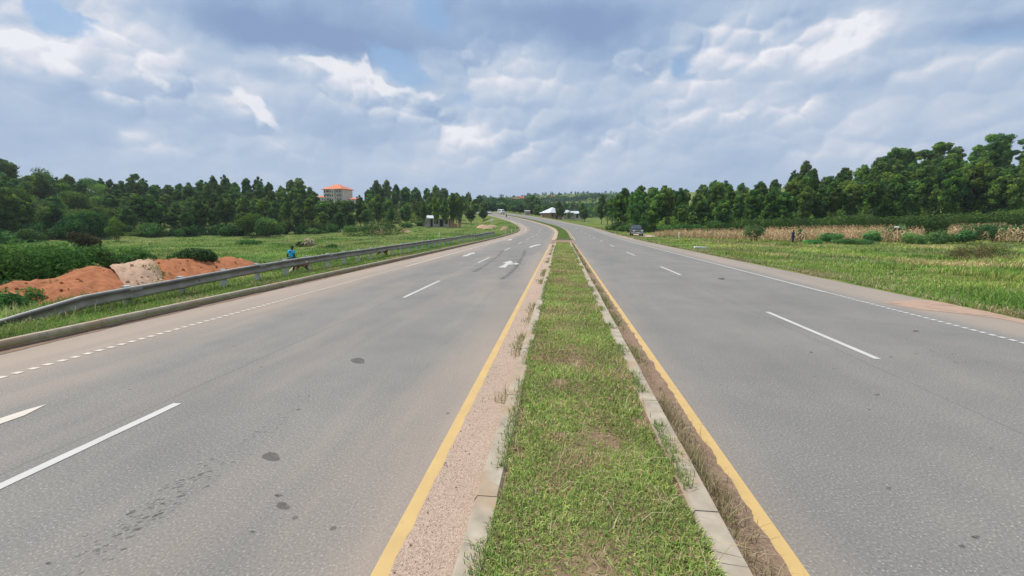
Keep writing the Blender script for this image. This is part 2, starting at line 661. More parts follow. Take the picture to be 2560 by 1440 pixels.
M = {}
M['road'] = road_mat()
M['white_paint'] = paint_mat("white_paint", (0.52, 0.51, 0.48), 0.35)
M['dusty_white'] = paint_mat("dusty_white_paint", (0.60, 0.54, 0.46), 0.3, (0.40, 0.32, 0.26))
M['yellow_paint'] = paint_mat("yellow_paint", (0.56, 0.38, 0.150), 0.5, (0.36, 0.27, 0.16))
M['concrete'] = plain("kerb_concrete", (0.38, 0.325, 0.25), 0.9, 0, 0.20, 6, 0.4, 0.2, dirt=(0.37, 0.265, 0.175))
M['gravel'] = soil_mat("pink_gravel", (0.37, 0.265, 0.20), (0.53, 0.405, 0.315), 40, 0.5, 120)
M['mud'] = soil_mat("dried_mud", (0.22, 0.145, 0.10), (0.34, 0.235, 0.17), 25, 0.8)
M['median_soil'] = soil_mat("median_soil", (0.16, 0.105, 0.065), (0.32, 0.22, 0.14), 12, 0.8)
M['red'] = soil_mat("red_earth", (0.29, 0.105, 0.048), (0.46, 0.185, 0.085), 5.5, 1.0, green=((0.12, 0.13, 0.04), 0.66))
M['sand'] = soil_mat("pale_sand", (0.36, 0.225, 0.15), (0.54, 0.385, 0.275), 7, .8, green=((0.16, 0.12, 0.08), 0.64))
M['ground'] = ground_mat()
M['leaf'] = leafmat("leaves", 0.38, 0.022, 0.32)
M['grass'] = leafmat("grass_blades", 0.30, 0.0, 0.0)
M['bark'] = plain("pale_bark", (0.36, 0.30, 0.23), 0.9, 0, 0.35, 3, 0.3, 0.1)
M['darkbark'] = plain("dark_bark", (0.09, 0.07, 0.05), 0.9, 0, 0.3, 3, 0.3, 0.1)

# ------------------------------------------------------------------ road line
TA = math.atan(122 / F * math.cos(PH))
S_C, RAD = 92.0, 262.0
_s = np.arange(-40, 420, 0.5)
_h = TA - np.clip(_s - S_C, 0, 260) / RAD
_x = np.cumsum(np.sin(_h)) * 0.5
_y = np.cumsum(np.cos(_h)) * 0.5
i0 = int(40 / 0.5)
_x -= _x[i0]
_y -= _y[i0]
_zp = np.array([(-60, 0), (50, 0), (68, .05), (80, .12), (90, .24), (100, .42), (115, .95), (132, 1.55), (150, 2.35), (175, 3.85), (200, 5.55), (230, 7.7), (260, 9.3), (300, 10.4), (420, 10.8)])
_z = np.interp(_s, _zp[:, 0], _zp[:, 1])
k = np.ones(25) / 25
_zs = np.convolve(np.pad(_z, 12, mode='edge'), k, mode='valid')


def road(s, l, dz=0.0):
    s = np.asarray(s, float)
    l = np.asarray(l, float)
    x, y, h = np.interp(s, _s, _x), np.interp(s, _s, _y), np.interp(s, _s, _h)
    z = np.interp(s, _s, _zs)
    return np.stack([x + l * np.cos(h), y - l * np.sin(h), z + dz + 0 * l], -1)


def to_sl(x, y):
    """nearest road coordinates of world points"""
    x = np.atleast_1d(np.asarray(x, float))
    y = np.atleast_1d(np.asarray(y, float))
    best = np.full(x.shape, 1e18)
    si = np.zeros(x.shape, int)
    for i in range(0, len(_s), 2):
        d = (x - _x[i]) ** 2 + (y - _y[i]) ** 2
        mk = d < best
        best[mk] = d[mk]
        si[mk] = i
    hx, hy = np.sin(_h[si]), np.cos(_h[si])
    dx, dy = x - _x[si], y - _y[si]
    return _s[si] + dx * hx + dy * hy, dx * hy - dy * hx


# ------------------------------------------------------------------ terrain
ctrl = []
for px, py, Y in [(-300, 640, 60), (0, 610, 78), (150, 600, 88), (300, 592, 100), (450, 588, 108), (600, 587, 112), (750, 584, 118), (850, 578, 128), (1000, 571, 145),
                  (1100, 566, 160), (1180, 562, 170), (1205, 556, 180),
                  (300, 620, 52), (500, 616, 55), (700, 622, 48), (850, 605, 58), (950, 598, 66), (1050, 588, 82), (1180, 577, 115), (1250, 566, 140),
                  (1984, 604, 64), (2100, 603, 60), (2300, 604, 58), (2560, 592, 62), (1800, 598, 72), (1900, 601, 66), (1700, 593, 74),
                  (1620, 588, 86), (1560, 584, 96), (1530, 577, 112), (1500, 566, 150), (1450, 556, 190), (1400, 549, 218), (1350, 545, 240),
                  (2560, 640, 34), (2560, 700, 17), (2200, 650, 30), (1900, 630, 36), (2560, 570, 82), (2300, 576, 84), (2100, 580, 84), (1800, 586, 90)]:
    q = P(px, py, Y)
    ctrl.append((q[0], q[1], q[2]))
for px, Y, z in [(0, 150, 8.5), (300, 165, 7.5), (600, 190, 8.5), (850, 200, 3.5), (850, 345, 15), (950, 280, 10), (1000, 220, 8), (1150, 230, 8.5), (0, 300, 22), (600, 340, 24), (-400, 150, 10),
                 (1600, 150, 2), (1800, 150, 5), (2000, 150, 8), (2300, 145, 14), (2560, 140, 19), (2900, 130, 20), (2560, 300, 40), (2000, 300, 22), (1650, 300, 10),
                 (1500, 300, 8), (1400, 330, 10), (1300, 320, 14), (1220, 300, 14),
                 (1220, 520, 27), (1350, 520, 27), (1500, 520, 28), (1220, 800, 47), (1300, 800, 51), (1380, 800, 54), (1500, 800, 56), (1600, 800, 56), (1900, 800, 58), (600, 800, 44), (0, 800, 44),
                 (1300, 1100, 50), (0, 1100, 40), (2560, 1100, 60), (2560, 700, 60), (1300, 2500, 0), (0, 2500, 0), (2560, 2500, 0)]:
    ctrl.append(((px - 1280) / F * Y * math.cos(PH), Y, z))
for s, l, z in [(-30, -16, -.6), (0, -16, -.6), (10, -16, -.5), (20, -16, -.4), (30, -15, -.3), (45, -15, -.1), (60, -15, 0), (80, -14, .15), (-30, 16, .1), (0, 16, .1), (15, 16, .1), (30, 16, .05), (50, 16, 0), (70, 16, .05),
                (5, -30, -1), (20, -30, -.7), (0, 40, .4), (-40, 40, .3), (-40, -40, -.8)]:
    q = road(s, l)
    ctrl.append((q[0], q[1], z))
for s in range(90, 301, 30):
    for l, dz in ((-14, -.25), (14, -.2), (-35, -1.2)):
        q = road(s, l)
        ctrl.append((q[0], q[1], q[2] + dz))
ctrl = np.array(ctrl)


def pol(x, y):
    r = np.maximum(np.hypot(x, y), 5.0)
    th = np.clip(np.arctan2(x, y), -1.25, 1.25)
    return np.stack([th * 2.2, np.log(r)], -1)


_A = pol(ctrl[:, 0], ctrl[:, 1])


def _tps(d2):
    return np.where(d2 > 1e-12, 0.5 * d2 * np.log(np.maximum(d2, 1e-12)), 0.0)


n_ = len(_A)
K = _tps(((_A[:, None] - _A[None]) ** 2).sum(-1)) + np.eye(n_) * 2e-4
Pm = np.hstack([np.ones((n_, 1)), _A])
S_ = np.zeros((n_ + 3, n_ + 3))
S_[:n_, :n_] = K
S_[:n_, n_:] = Pm
S_[n_:, :n_] = Pm.T
_w = np.linalg.solve(S_, np.concatenate([ctrl[:, 2], np.zeros(3)]))


def T0(x, y):
    x = np.atleast_1d(np.asarray(x, float))
    y = np.atleast_1d(np.asarray(y, float))
    q = pol(x, y).reshape(-1, 2)
    out = np.empty(len(q))
    for i in range(0, len(q), 20000):
        b = q[i:i + 20000]
        out[i:i + 20000] = _tps(((b[:, None] - _A[None]) ** 2).sum(-1)) @ _w[:n_] + _w[n_] + b @ _w[n_ + 1:]
    return out.reshape(x.shape)


LK, RK = -9.65, 10.7         # outer edges of the paved surface


def T(x, y):
    """height of the walkable ground outside the paving"""
    x = np.atleast_1d(np.asarray(x, float))
    y = np.atleast_1d(np.asarray(y, float))
    z = T0(x, y)
    s, l = to_sl(x, y)
    zr = np.interp(s, _s, _zs)
    t = np.where(l < 0, np.clip((-l + LK - 1.8) / 4.5, 0, 1), np.clip((l - RK - 0.8) / 5.0, 0, 1))
    t = t * t * (3 - 2 * t)
    edge = np.where(l < 0, 0.13, 0.03)
    on = (s > -38) & (s < 400)
    return np.where(on, (zr + edge) * (1 - t) + z * t, z)


def T1(x, y):
    return float(T(x, y)[0])


def sstepn(x, a, b):
    t = np.clip((x - a) / (b - a), 0, 1)
    return t * t * (3 - 2 * t)


def build_ground():
    th = np.concatenate([np.linspace(-math.pi, -1.0, 60)[:-1], np.linspace(-1.0, 1.0, 560), np.linspace(1.0, math.pi, 60)[1:]])
    r = np.exp(np.linspace(math.log(1.2), math.log(2600), 290))
    TH, RR = np.meshgrid(th, r)
    x, y = (np.sin(TH) * RR).ravel(), (np.cos(TH) * RR).ravel()
    z = T(x, y)
    s, l = to_sl(x, y)
    near = (s > -39) & (s < 405) & (l > LK - 8) & (l < RK + 8)
    inside = np.minimum(l - (LK - 8), (RK + 8) - l)
    z = np.where(near, z - 0.45 * sstepn(inside, 0, 2.5), z)
    zr = np.interp(s, _s, _zs)
    z = np.where(near & (inside > 6), np.minimum(z, zr - 0.5), z)
    V = np.stack([x, y, z], -1)
    nt_, nr = len(th), len(r)
    i = np.arange((nr - 1) * nt_).reshape(nr - 1, nt_)[:, :-1].ravel()
    q = np.stack([i, i + nt_, i + nt_ + 1, i + 1], -1)
    # centre cap under the camera
    V = np.vstack([V, [[0, 0, -0.5]]])
    c = len(V) - 1
    j = np.arange(nt_ - 1)
    me = npmesh("ground", V, [q[:, ::-1], np.stack([j, j + 1, np.full(nt_ - 1, c)], -1)[:, ::-1]], smooth=True)
    tag(link("ground", me, M['ground']), "green meadow and hills around the road", "ground", kind="structure")


build_ground()


def ribbon(name, ss, ls, zs, mat, parent=None, smooth=True):
    """ls, zs: (len(ss), m) or (m,) lateral offsets / heights above the road profile"""
    ss = np.asarray(ss, float)
    ls = np.broadcast_to(np.asarray(ls, float), (len(ss), np.shape(ls)[-1]))
    zs = np.broadcast_to(np.asarray(zs, float), ls.shape)
    S2 = np.repeat(ss[:, None], ls.shape[1], 1)
    V = road(S2, ls)
    V[..., 2] += zs
    mcol = ls.shape[1]
    i = np.arange(len(ss) - 1)[:, None] * mcol + np.arange(mcol - 1)[None]
    i = i.ravel()
    q = np.stack([i, i + 1, i + mcol + 1, i + mcol], -1)
    me = npmesh(name, V.reshape(-1, 3), [q], uvs=np.stack([ls, S2], -1).reshape(-1, 2), smooth=smooth)
    return link(name, me, mat, parent)


def wob(x, f, seed):
    r = np.random.default_rng(seed)
    p = r.uniform(0, 6.28, 5)
    return sum(np.sin(x * f * (1.7 ** k) + p[k]) / (1.35 ** k) for k in range(5)) / 2.6


ALL = np.arange(-38, 400, 1.0)
left_road = ribbon("road", ALL, np.linspace(LK, 0.25, 9), 0.0, M['road'])
tag(left_road, "grey dusty left carriageway with painted arrows and lane dashes", "road", kind="structure")
right_road = ribbon("road", ALL, np.linspace(0.25, RK, 9), 0.0, M['road'])
tag(right_road, "grey right carriageway curving towards the hill", "road", kind="structure")


def build_verges():
    S2 = np.arange(-38, 400, 0.5)
    for nm, lat in (("left", np.array([0.05, -.5, -1.2, -2.2, -3.2, -4.4, -5.6, -6.8, -8.2])), ("right", np.array([0.0, .4, .9, 1.6, 2.4, 3.4, 4.6, 6.0, 8.2]))):
        l0 = LK if nm == "left" else RK
        ls = l0 + lat
        ls = np.repeat(ls[None], len(S2), 0)
        if nm == "right":
            ls[:, 0] += 0.12 * wob(S2, 1.6, 5) - 0.1
        SS = np.repeat(S2[:, None], ls.shape[1], 1)
        V = road(SS, ls)
        z = T(V[..., 0].ravel(), V[..., 1].ravel()).reshape(SS.shape)
        z += 0.04 * wob(SS * 1.3 + ls * 2.1, 1.1, 3) * (np.arange(ls.shape[1])[None] > 0)
        z[:, 0] = V[:, 0, 2] + (0.10 if nm == "left" else -0.02)
        z[:, -1] -= 0.5
        V[..., 2] = z
        mcol = ls.shape[1]
        i = (np.arange(len(S2) - 1)[:, None] * mcol + np.arange(mcol - 1)[None]).ravel()
        q = np.stack([i, i + 1, i + mcol + 1, i + mcol], -1)
        if nm == "left":
            q = q[:, ::-1]
        me = npmesh("verge", V.reshape(-1, 3), [q], smooth=True)
        tag(link("verge", me, M['ground']), "grassy verge along the " + nm + " side of the road", "verge", kind="structure")


build_verges()


# ------------------------------------------------------------------ kerbs, median
def kerb(name, s0, s1, la, lb, h, label, L=1.0, lean=0.0, base=-0.08):
    mb = MB()
    r = random.Random(int(la * 100))
    s = s0
    while s < s1 - 0.05:
        e = min(s + L, s1)
        j, hz = r.uniform(-.006, .006), r.uniform(-.004, .004)
        g = 0.004
        st = max(1, int((e - s) / 1.0))
        pr = []
        for q in (s + g, e - g):
            a, b = (la, lb)
            c = road(np.array([q] * 6), np.array([a, a, a + 0.02, b - 0.02, b, b]) + j)
            zz = [base, h + hz - 0.03, h + hz, h + hz, h + hz - 0.03, base]
            pr += [(c[i][0], c[i][1], c[i][2] + zz[i]) for i in range(6)]
        mb.add(pr, [(i, i + 1, i + 7, i + 6) for i in range(5)] + [(0, 6, 11, 5), (5, 4, 3, 2, 1, 0), (6, 7, 8, 9, 10, 11)])
        s = e
    o = mb.build(name, M['concrete'])
    tag(o, label, "kerb", kind="structure")
    return o


GAP0, GAP1 = 49.5, 60.0
kerb("kerb", -20, 330, LK - 0.16, LK, 0.185, "weathered concrete kerb below the guardrail on the left verge")
kerb("kerb", -10, GAP0, -0.62, -0.43, 0.15, "concrete kerb on the left side of the near grass median")
kerb("kerb", -10, GAP0, 0.98, 1.18, 0.15, "concrete kerb on the right side of the near grass median")
kerb("kerb", GAP1, 330, -0.68, -0.50, 0.15, "concrete kerb on the left side of the far grass median")
kerb("kerb", GAP1, 330, 1.42, 1.60, 0.15, "concrete kerb on the right side of the far grass median")


def cross_kerb(s0, l0, l1, label, w=0.35, h=0.14):
    mb = MB()
    c = [road(s, l) for s, l in ((s0, l0), (s0, l1), (s0 + w, l1), (s0 + w, l0))]
    mb.prism([(p[0], p[1]) for p in c], c[0][2] - .05, c[0][2] + h)
    tag(mb.build("kerb", M['concrete'], bevel=0.015), label, "kerb", kind="structure")


cross_kerb(GAP0 + .02, -0.62, 1.18, "low concrete kerb closing the near median at the crossing", 0.3, 0.12)
cross_kerb(GAP1 - .34, -0.55, 1.55, "pale concrete kerb closing the far median at the crossing", 0.32, 0.15)
o = ribbon("crossing_slab", [GAP0 + .3, 52, 54, 56, 58, GAP1 - .4], [-1.1, 0.2, 1.7], 0.012, M['mud'])
tag(o, "pinkish dusty slab across the gap in the median", "path", kind="structure")

S_med = np.arange(-8, GAP0, 0.25)
o = ribbon("median_bed", S_med, [-.44, -.2, .27, .75, .99], np.stack([0 * S_med + .115, .135 + .012 * wob(S_med, 2, 1), .15 + .015 * wob(S_med, 3, 2), .135 + .012 * wob(S_med, 2, 3), 0 * S_med + .115], -1), M['median_soil'])
tag(o, "brown soil bed of the near median under the grass", "ground", kind="structure")
S_m2 = np.arange(GAP1, 330, 0.5)
o = ribbon("median_bed", S_m2, [-.51, .0, .45, .95, 1.43], [.12, .15, .16, .15, .12], M['ground'])
tag(o, "grassy bed of the far median beyond the crossing", "ground", kind="structure")

# yellow edge lines (parts of the roads) and the gravel / mud strips lapping over them
for sA, sB, la, lb, par, seed in ((-10, 47.5, -1.16, -1.04, left_road, 1), (GAP1, 330, -1.22, -1.08, left_road, 2), (-10, 47.5, 1.46, 1.60, right_road, 3), (GAP1, 330, 1.92, 2.04, right_road, 4)):
    st = np.arange(sA, sB, 0.12 if sA < 0 else 1.0)
    ribbon("yellow_line", st, [la, lb], 0.004, M['yellow_paint'], par, False)
st = np.arange(-10, 48.5, 0.06)
o = ribbon("gravel_strip", st, np.stack([-1.045 + .012 * wob(st, 9, 11) + .035 * sstepn(st, 14, 40) * wob(st, 2, 12) - .03 * sstepn(st, 10, 30), 0 * st - .8, 0 * st - .615], -1), [.010, .018, .03], M['gravel'])
tag(o, "pinkish gravel strip between the yellow line and left median kerb", "gravel strip", kind="structure")
o = ribbon("mud_strip", st, np.stack([0 * st + 1.175, 0 * st + 1.33, 1.475 + .045 * np.abs(wob(st, 3.5, 14)) + .012 * wob(st, 14, 15) + .02 * sstepn(st, 8, 30)], -1), [.05, .03, .0085], M['mud'])
tag(o, "dried mud strip between the right median kerb and yellow line", "dirt strip", kind="structure")
st = np.arange(GAP1, 330, 0.5)
o = ribbon("gravel_strip", st, np.stack([-1.09 + .03 * wob(st, 3, 21), 0 * st - .67], -1), [.010, .02], M['gravel'])
tag(o, "pinkish gravel strip beside the far median's left kerb", "gravel strip", kind="structure")
# dust drift along the left kerb foot
st = np.arange(-15, 300, 0.2)
o = ribbon("kerb_dirt", st, np.stack([0 * st + LK - .01, LK + .16 + .10 * wob(st, 1.3, 31) + .03 * wob(st, 9, 32)], -1), [.035, .006], M['mud'])
tag(o, "reddish dirt gathered at the foot of the left kerb", "dirt strip", kind="structure")


# ------------------------------------------------------------------ painted markings
def strip_l(name, sA, sB, l, w, mat, par, rag=0.0, step=1.0, dz=0.005):
    n = max(2, int((sB - sA) / step) + 1)
    st = np.linspace(sA, sB, n)
    la = l - w / 2 + rag * wob(st, 7, 3)
    lb = l + w / 2 + rag * wob(st, 8, 4)
    return ribbon(name, st, np.stack([la, lb], -1), dz, mat, par, False)


def sY(px, py):
    g = G(px, py)
    s, l = to_sl(g[0], g[1])
    return float(s[0]), float(l[0])


s1, _ = sY(1096, 702)
s2, _ = sY(1005, 744)
per, dl = 12.0, s1 - s2
sN, lL = sY(463, 1010)
kk = 0
for base in [sN - dl] + [s2 + per * i for i in range(0, 20)]:
    strip_l("lane_dash", base, base + dl, -4.68, 0.11, M['white_paint'], left_road, 0.004, 0.2 if base < 10 else 1.0)
a1, _ = sY(1918, 780)
a0, lR = sY(2197, 898)
b0, _ = sY(1708, 688)
b1, _ = sY(1655, 665)
per2, dl2 = b0 - a0, a1 - a0
for i in range(0, 20):
    strip_l("lane_dash", a0 + per2 * i, a0 + per2 * i + dl2, 5.22, 0.11, M['white_paint'], right_road, 0.003, 0.3 if i == 0 else 1.0)


def rumble(l, s0, s1, pitch, par, mat, w=0.13, ln=0.11):
    V, Q = [], []
    s = s0
    while s < s1:
        p = road(np.array([s, s + .01, s + ln + .01, s + ln]), np.array([l - w / 2, l + w / 2, l + w / 2, l - w / 2]), 0.006)
        b = len(V)
        V += [tuple(q) for q in p]
        Q.append((b, b + 1, b + 2, b + 3))
        s += pitch
    me = npmesh("edge_line", np.array(V), [np.array(Q)])
    link("edge_line", me, mat, par)


rumble(-8.02, 2, 22, 0.195, left_road, M['dusty_white'], .12, .10)
strip_l("edge_line", 22, 330, -8.02, 0.10, M['dusty_white'], left_road, 0.004)
rumble(8.62, 2, 15, 0.20, right_road, M['white_paint'], 0.11, 0.13)
strip_l("edge_line", 15, 330, 8.62, 0.10, M['white_paint'], right_road, 0.004)


def road_poly(name, pts, mat, par, dz=0.006):
    V = [G(px, py, 0.0) for px, py in pts]
    for v in V:
        s, l = to_sl(v[0], v[1])
        v[2] = float(np.interp(s[0], _s, _zs)) + dz
    bm = bmesh.new()
    vs = [bm.verts.new(v) for v in V]
    f = bm.faces.new(vs)
    bm.normal_update()
    if f.normal.z < 0:
        f.normal_flip()
    bmesh.ops.triangulate(bm, faces=bm.faces)
    me = bpy.data.meshes.new(name)
    bm.to_mesh(me)
    bm.free()
    return link(name, me, mat, par)


def z5(pts):
    return [(1050 + x / 6.0, 590 + y / 6.0) for x, y in pts]


road_poly("turn_arrow", z5([(625, 307), (705, 304), (770, 274), (822, 264), (820, 247), (758, 256), (708, 268), (728, 272), (700, 282), (660, 290)]), M['white_paint'], left_road)
road_poly("turn_arrow", z5([(1168, 472), (1282, 475), (1325, 430), (1420, 424), (1440, 431), (1492, 416), (1434, 402), (1425, 412), (1345, 413), (1397, 402), (1360, 369), (1232, 406), (1292, 406), (1252, 436)]), M['white_paint'], left_road)
road_poly("turn_arrow", z5([(1628, 170), (1672, 174), (1700, 158), (1770, 141), (1812, 135), (1810, 126), (1745, 130), (1688, 146), (1668, 150), (1655, 158)]), M['white_paint'], left_road)
road_poly("turn_arrow", z5([(1300, 69), (1350, 67), (1380, 58), (1380, 48), (1350, 50), (1320, 62)]), M['white_paint'], left_road)
road_poly("turn_arrow", [(118, 1011), (60, 1040), (0, 1061), (-120, 1100), (-240, 1100), (-150, 1080), (-60, 1062), (0, 1047), (70, 1024)], M['dusty_white'], left_road)


def alpha_mat(name, col, thr=0.5, scale=6, amt=0.6, rough=0.8):
    m, nt, N, L, B = newmat(name)
    geo = N.new("ShaderNodeNewGeometry")
    n = noise_n(N, L, geo.outputs["Position"], scale, 8, 0.7)
    B.inputs["Base Color"].default_value = (*col, 1)
    B.inputs["Roughness"].default_value = rough
    L.new(maprange(N, L, n, thr - 0.12, thr + 0.12, amt, amt * 0.25), B.inputs["Alpha"])
    return m


M['skid'] = alpha_mat("tyre_rubber_mark", (0.08, 0.076, 0.074), 0.50, 2.2, 0.26)
M['tar'] = alpha_mat("tar_stain", (0.07, 0.064, 0.060), 0.52, 14, 0.72)
M['pit'] = alpha_mat("worn_pits", (0.10, 0.092, 0.082), 0.52, 20, 0.6)
M['tarfaint'] = alpha_mat("oil_stain", (0.10, 0.093, 0.088), 0.6, 10, 0.5)
M['dirtfan'] = alpha_mat("washed_dirt", (0.42, 0.28, 0.20), 0.62, 2.0, 0.95)


def path_strip(name, pts, w, mat, par, px=True):
    P0 = [G(a, b) for a, b in pts] if px else [np.array(p) for p in pts]
    t = np.linspace(0, 1, len(P0))
    tt = np.linspace(0, 1, 14)
    xs = np.interp(tt, t, [p[0] for p in P0])
    ys = np.interp(tt, t, [p[1] for p in P0])
    V, Q = [], []
    for i in range(len(tt)):
        a, b = max(i - 1, 0), min(i + 1, len(tt) - 1)
        d = np.array([xs[b] - xs[a], ys[b] - ys[a]])
        d /= np.linalg.norm(d)
        s, l = to_sl(xs[i], ys[i])
        z = float(np.interp(s[0], _s, _zs)) + 0.003
        V += [(xs[i] - d[1] * w / 2, ys[i] + d[0] * w / 2, z), (xs[i] + d[1] * w / 2, ys[i] - d[0] * w / 2, z)]
        if i:
            q = 2 * i
            Q.append((q - 2, q - 1, q + 1, q))
    return link(name, npmesh(name, np.array(V), [np.array(Q)]), mat, par)


sk = z5([(1210, 650), (1290, 595), (1350, 545), (1420, 480), (1475, 400), (1520, 320), (1552, 260), (1562, 210)])
path_strip("skid_mark", [(a, b) for a, b in sk], 0.16, M['skid'], left_road)
path_strip("skid_mark", [(a + 4, b + .4) for a, b in sk], 0.16, M['skid'], left_road)
path_strip("skid_mark", z5([(800, 540), (900, 490), (1000, 425), (1080, 368), (1160, 310), (1210, 260), (1245, 215)]), 0.22, M['skid'], left_road)
ss_ = 83.0
c = [road(ss_, l) for l in (1.6, 6, 10.6, 16)]
path_strip("dark_cross_line", [(p[0], p[1]) for p in c[:3]], 0.45, M['tar'], right_road, px=False)  # thin dark line crossing the right carriageway


def stain(px, py, rx, ry, mat, par, seed=0, z=0.0035):
    r = random.Random(seed)
    n = 22
    ph = [r.uniform(0, 6.28) for _ in range(3)]
    pts = []
    for i in range(n):
        a = 2 * math.pi * i / n
        k = 1 + .12 * math.sin(2 * a + ph[0]) + .08 * math.sin(3 * a + ph[1]) + .05 * math.sin(5 * a + ph[2])
        pts.append((px + rx * k * math.cos(a), py + ry * k * math.sin(a)))
    road_poly("tar_stain", pts, mat, par, z)


for i, (x, y, rx, ry, f) in enumerate([(895, 902, 19, 6.5, 0), (678, 1142, 20, 12, 0), (707, 1265, 17, 9, 1), (696, 1239, 9, 3.6, 2), (631, 1329, 5.5, 3.6, 2), (121, 1409, 7, 3.5, 2)]):
    stain(x, y, rx, ry, (M['tarfaint'], M['tarfaint'], M['tar'])[f], left_road, i)
for i, (x, y, rx, ry, f) in enumerate([(1804, 697, 9, 2.2, 2), (2440, 1343, 10, 4.5, 2), (2028, 881, 5, 1.6, 2), (2405, 1366, 9, 3.5, 0), (2222, 1221, 7, 3, 0), (2193, 987, 7, 2, 0), (2290, 828, 9, 2, 0)]):
    stain(x, y, rx, ry, (M['tarfaint'], M['tarfaint'], M['tar'])[f], right_road, 20 + i)
# dense pecks along the worn wheel track in the left lane
r = random.Random(5)
V, Q = [], []
for (xa, ya), (xb, yb), n, sp in (((205, 1400), (560, 1150), 150, 26), ((560, 1150), (800, 980), 60, 16), ((1090, 860), (1130, 850), 14, 8), ((600, 940), (660, 915), 10, 6), ((150, 900), (700, 860), 14, 20), ((1150, 1000), (650, 1400), 0, 60), ((2220, 830), (2410, 905), 30, 10), ((1620, 900), (2100, 1000), 14, 40)):
    for _ in range(n):
        t = r.random() ** 0.8
        x = xa + (xb - xa) * t + r.gauss(0, sp)
        y = ya + (yb - ya) * t + r.gauss(0, sp * .45)
        g = G(x, y, 0)
        a = r.uniform(0.003, 0.012) * (1 if r.random() < .88 else 1.9)
        d = r.uniform(0.4, 0.9)
        b = len(V)
        cx, sx = math.cos(d), math.sin(d)
        for q in range(6):
            an = q * math.pi / 3
            u, v = a * 1.9 * math.cos(an) * r.uniform(.7, 1.2), a * .7 * math.sin(an)
            V.append((g[0] + u * cx - v * sx, g[1] + u * sx + v * cx, 0.0033))
        Q.append(tuple(range(b, b + 6)))
link("pitting", npmesh("pitting", np.array(V), [np.array(Q)]), M['pit'], left_road)
road_poly("dirt_patch", [(2205, 757), (2260, 752), (2320, 750), (2390, 762), (2450, 775), (2560, 800), (2680, 830), (2640, 826), (2500, 797), (2400, 784), (2300, 774)], M['dirtfan'], right_road)
o = ribbon("side_apron", [66, 68, 70, 74, 78, 82, 86, 89], np.array([[10.5, 10.8, 11.0, 11.2], [10.5, 11.0, 11.4, 11.9], [10.5, 11.4, 12.3, 13.2], [10.5, 12, 13.8, 15.6], [10.5, 12.5, 14.2, 16], [10.5, 12.5, 14.2, 16], [10.5, 12, 13.4, 14.5], [10.5, 10.9, 11.2, 11.6]]), [.012, .06, .085, .10], M['gravel'])
tag(o, "dusty apron where the dark car is parked", "path", kind="structure")


# ------------------------------------------------------------------ grass
def blades(name, Pn, h, w, cols, mat, bend=0.6, parent=None, flat=0.0, rs=1):
    """one tapered bent blade per point: 5 vertices, a quad and a tip"""
    r = np.random.default_rng(rs)
    n = len(Pn)
    a = r.uniform(0, 2 * math.pi, n)
    t = a + r.uniform(0.8, 2.3, n)
    fw = np.stack([np.cos(t), np.sin(t), 0 * t], -1)
    sd_ = np.stack([np.cos(a), np.sin(a), 0 * a], -1) * w[:, None] / 2
    bd = r.uniform(0.15, 1.0, n) * bend
    up = np.array([0, 0, 1.0])[None]
    hh = h[:, None]
    m1 = Pn + up * hh * (0.55 * (1 - bd[:, None] * .45)) + fw * hh * (bd[:, None] * 0.28)
    tp = Pn + up * hh * (1.0 - bd[:, None] * .62) + fw * hh * bd[:, None] * 0.9
    V = np.stack([Pn - sd_, Pn + sd_, m1 + sd_ * .75, m1 - sd_ * .75, tp], 1).reshape(-1, 3)
    b = np.arange(n) * 5
    q = np.stack([b, b + 1, b + 2, b + 3], -1)
    t3 = np.stack([b + 3, b + 2, b + 4], -1)
    cc = np.repeat(cols[:, None], 5, 1)
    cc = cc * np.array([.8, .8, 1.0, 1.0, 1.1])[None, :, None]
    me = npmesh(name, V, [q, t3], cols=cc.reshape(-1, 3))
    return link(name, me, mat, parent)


def val_noise(x, y, f, seed):
    """cheap smooth 2-d value noise 0..1"""
    r = np.random.default_rng(seed)
    g = r.random((256, 256))
    X, Y = x * f + 1000.0, y * f + 1000.0
    xi, yi = np.floor(X).astype(int), np.floor(Y).astype(int)
    fx, fy = X - xi, Y - yi
    fx, fy = fx * fx * (3 - 2 * fx), fy * fy * (3 - 2 * fy)
    a = g[xi % 256, yi % 256]
    b = g[(xi + 1) % 256, yi % 256]
    c = g[xi % 256, (yi + 1) % 256]
    d = g[(xi + 1) % 256, (yi + 1) % 256]
    return (a * (1 - fx) + b * fx) * (1 - fy) + (c * (1 - fx) + d * fx) * fy


GREENS = np.array([(0.170, 0.290, 0.060), (0.225, 0.320, 0.080), (0.115, 0.235, 0.050), (0.265, 0.340, 0.100)])
STRAW = np.array([(0.52, 0.42, 0.24), (0.40, 0.31, 0.17), (0.58, 0.50, 0.32)])


def grass_cols(n, r, dry, k=1.0):
    c = GREENS[r.integers(0, len(GREENS), n)] * r.uniform(.75, 1.25, (n, 1)) * k
    s = STRAW[r.integers(0, 3, n)] * r.uniform(.75, 1.15, (n, 1))
    m_ = r.random(n) < dry
    c[m_] = s[m_]
    return c


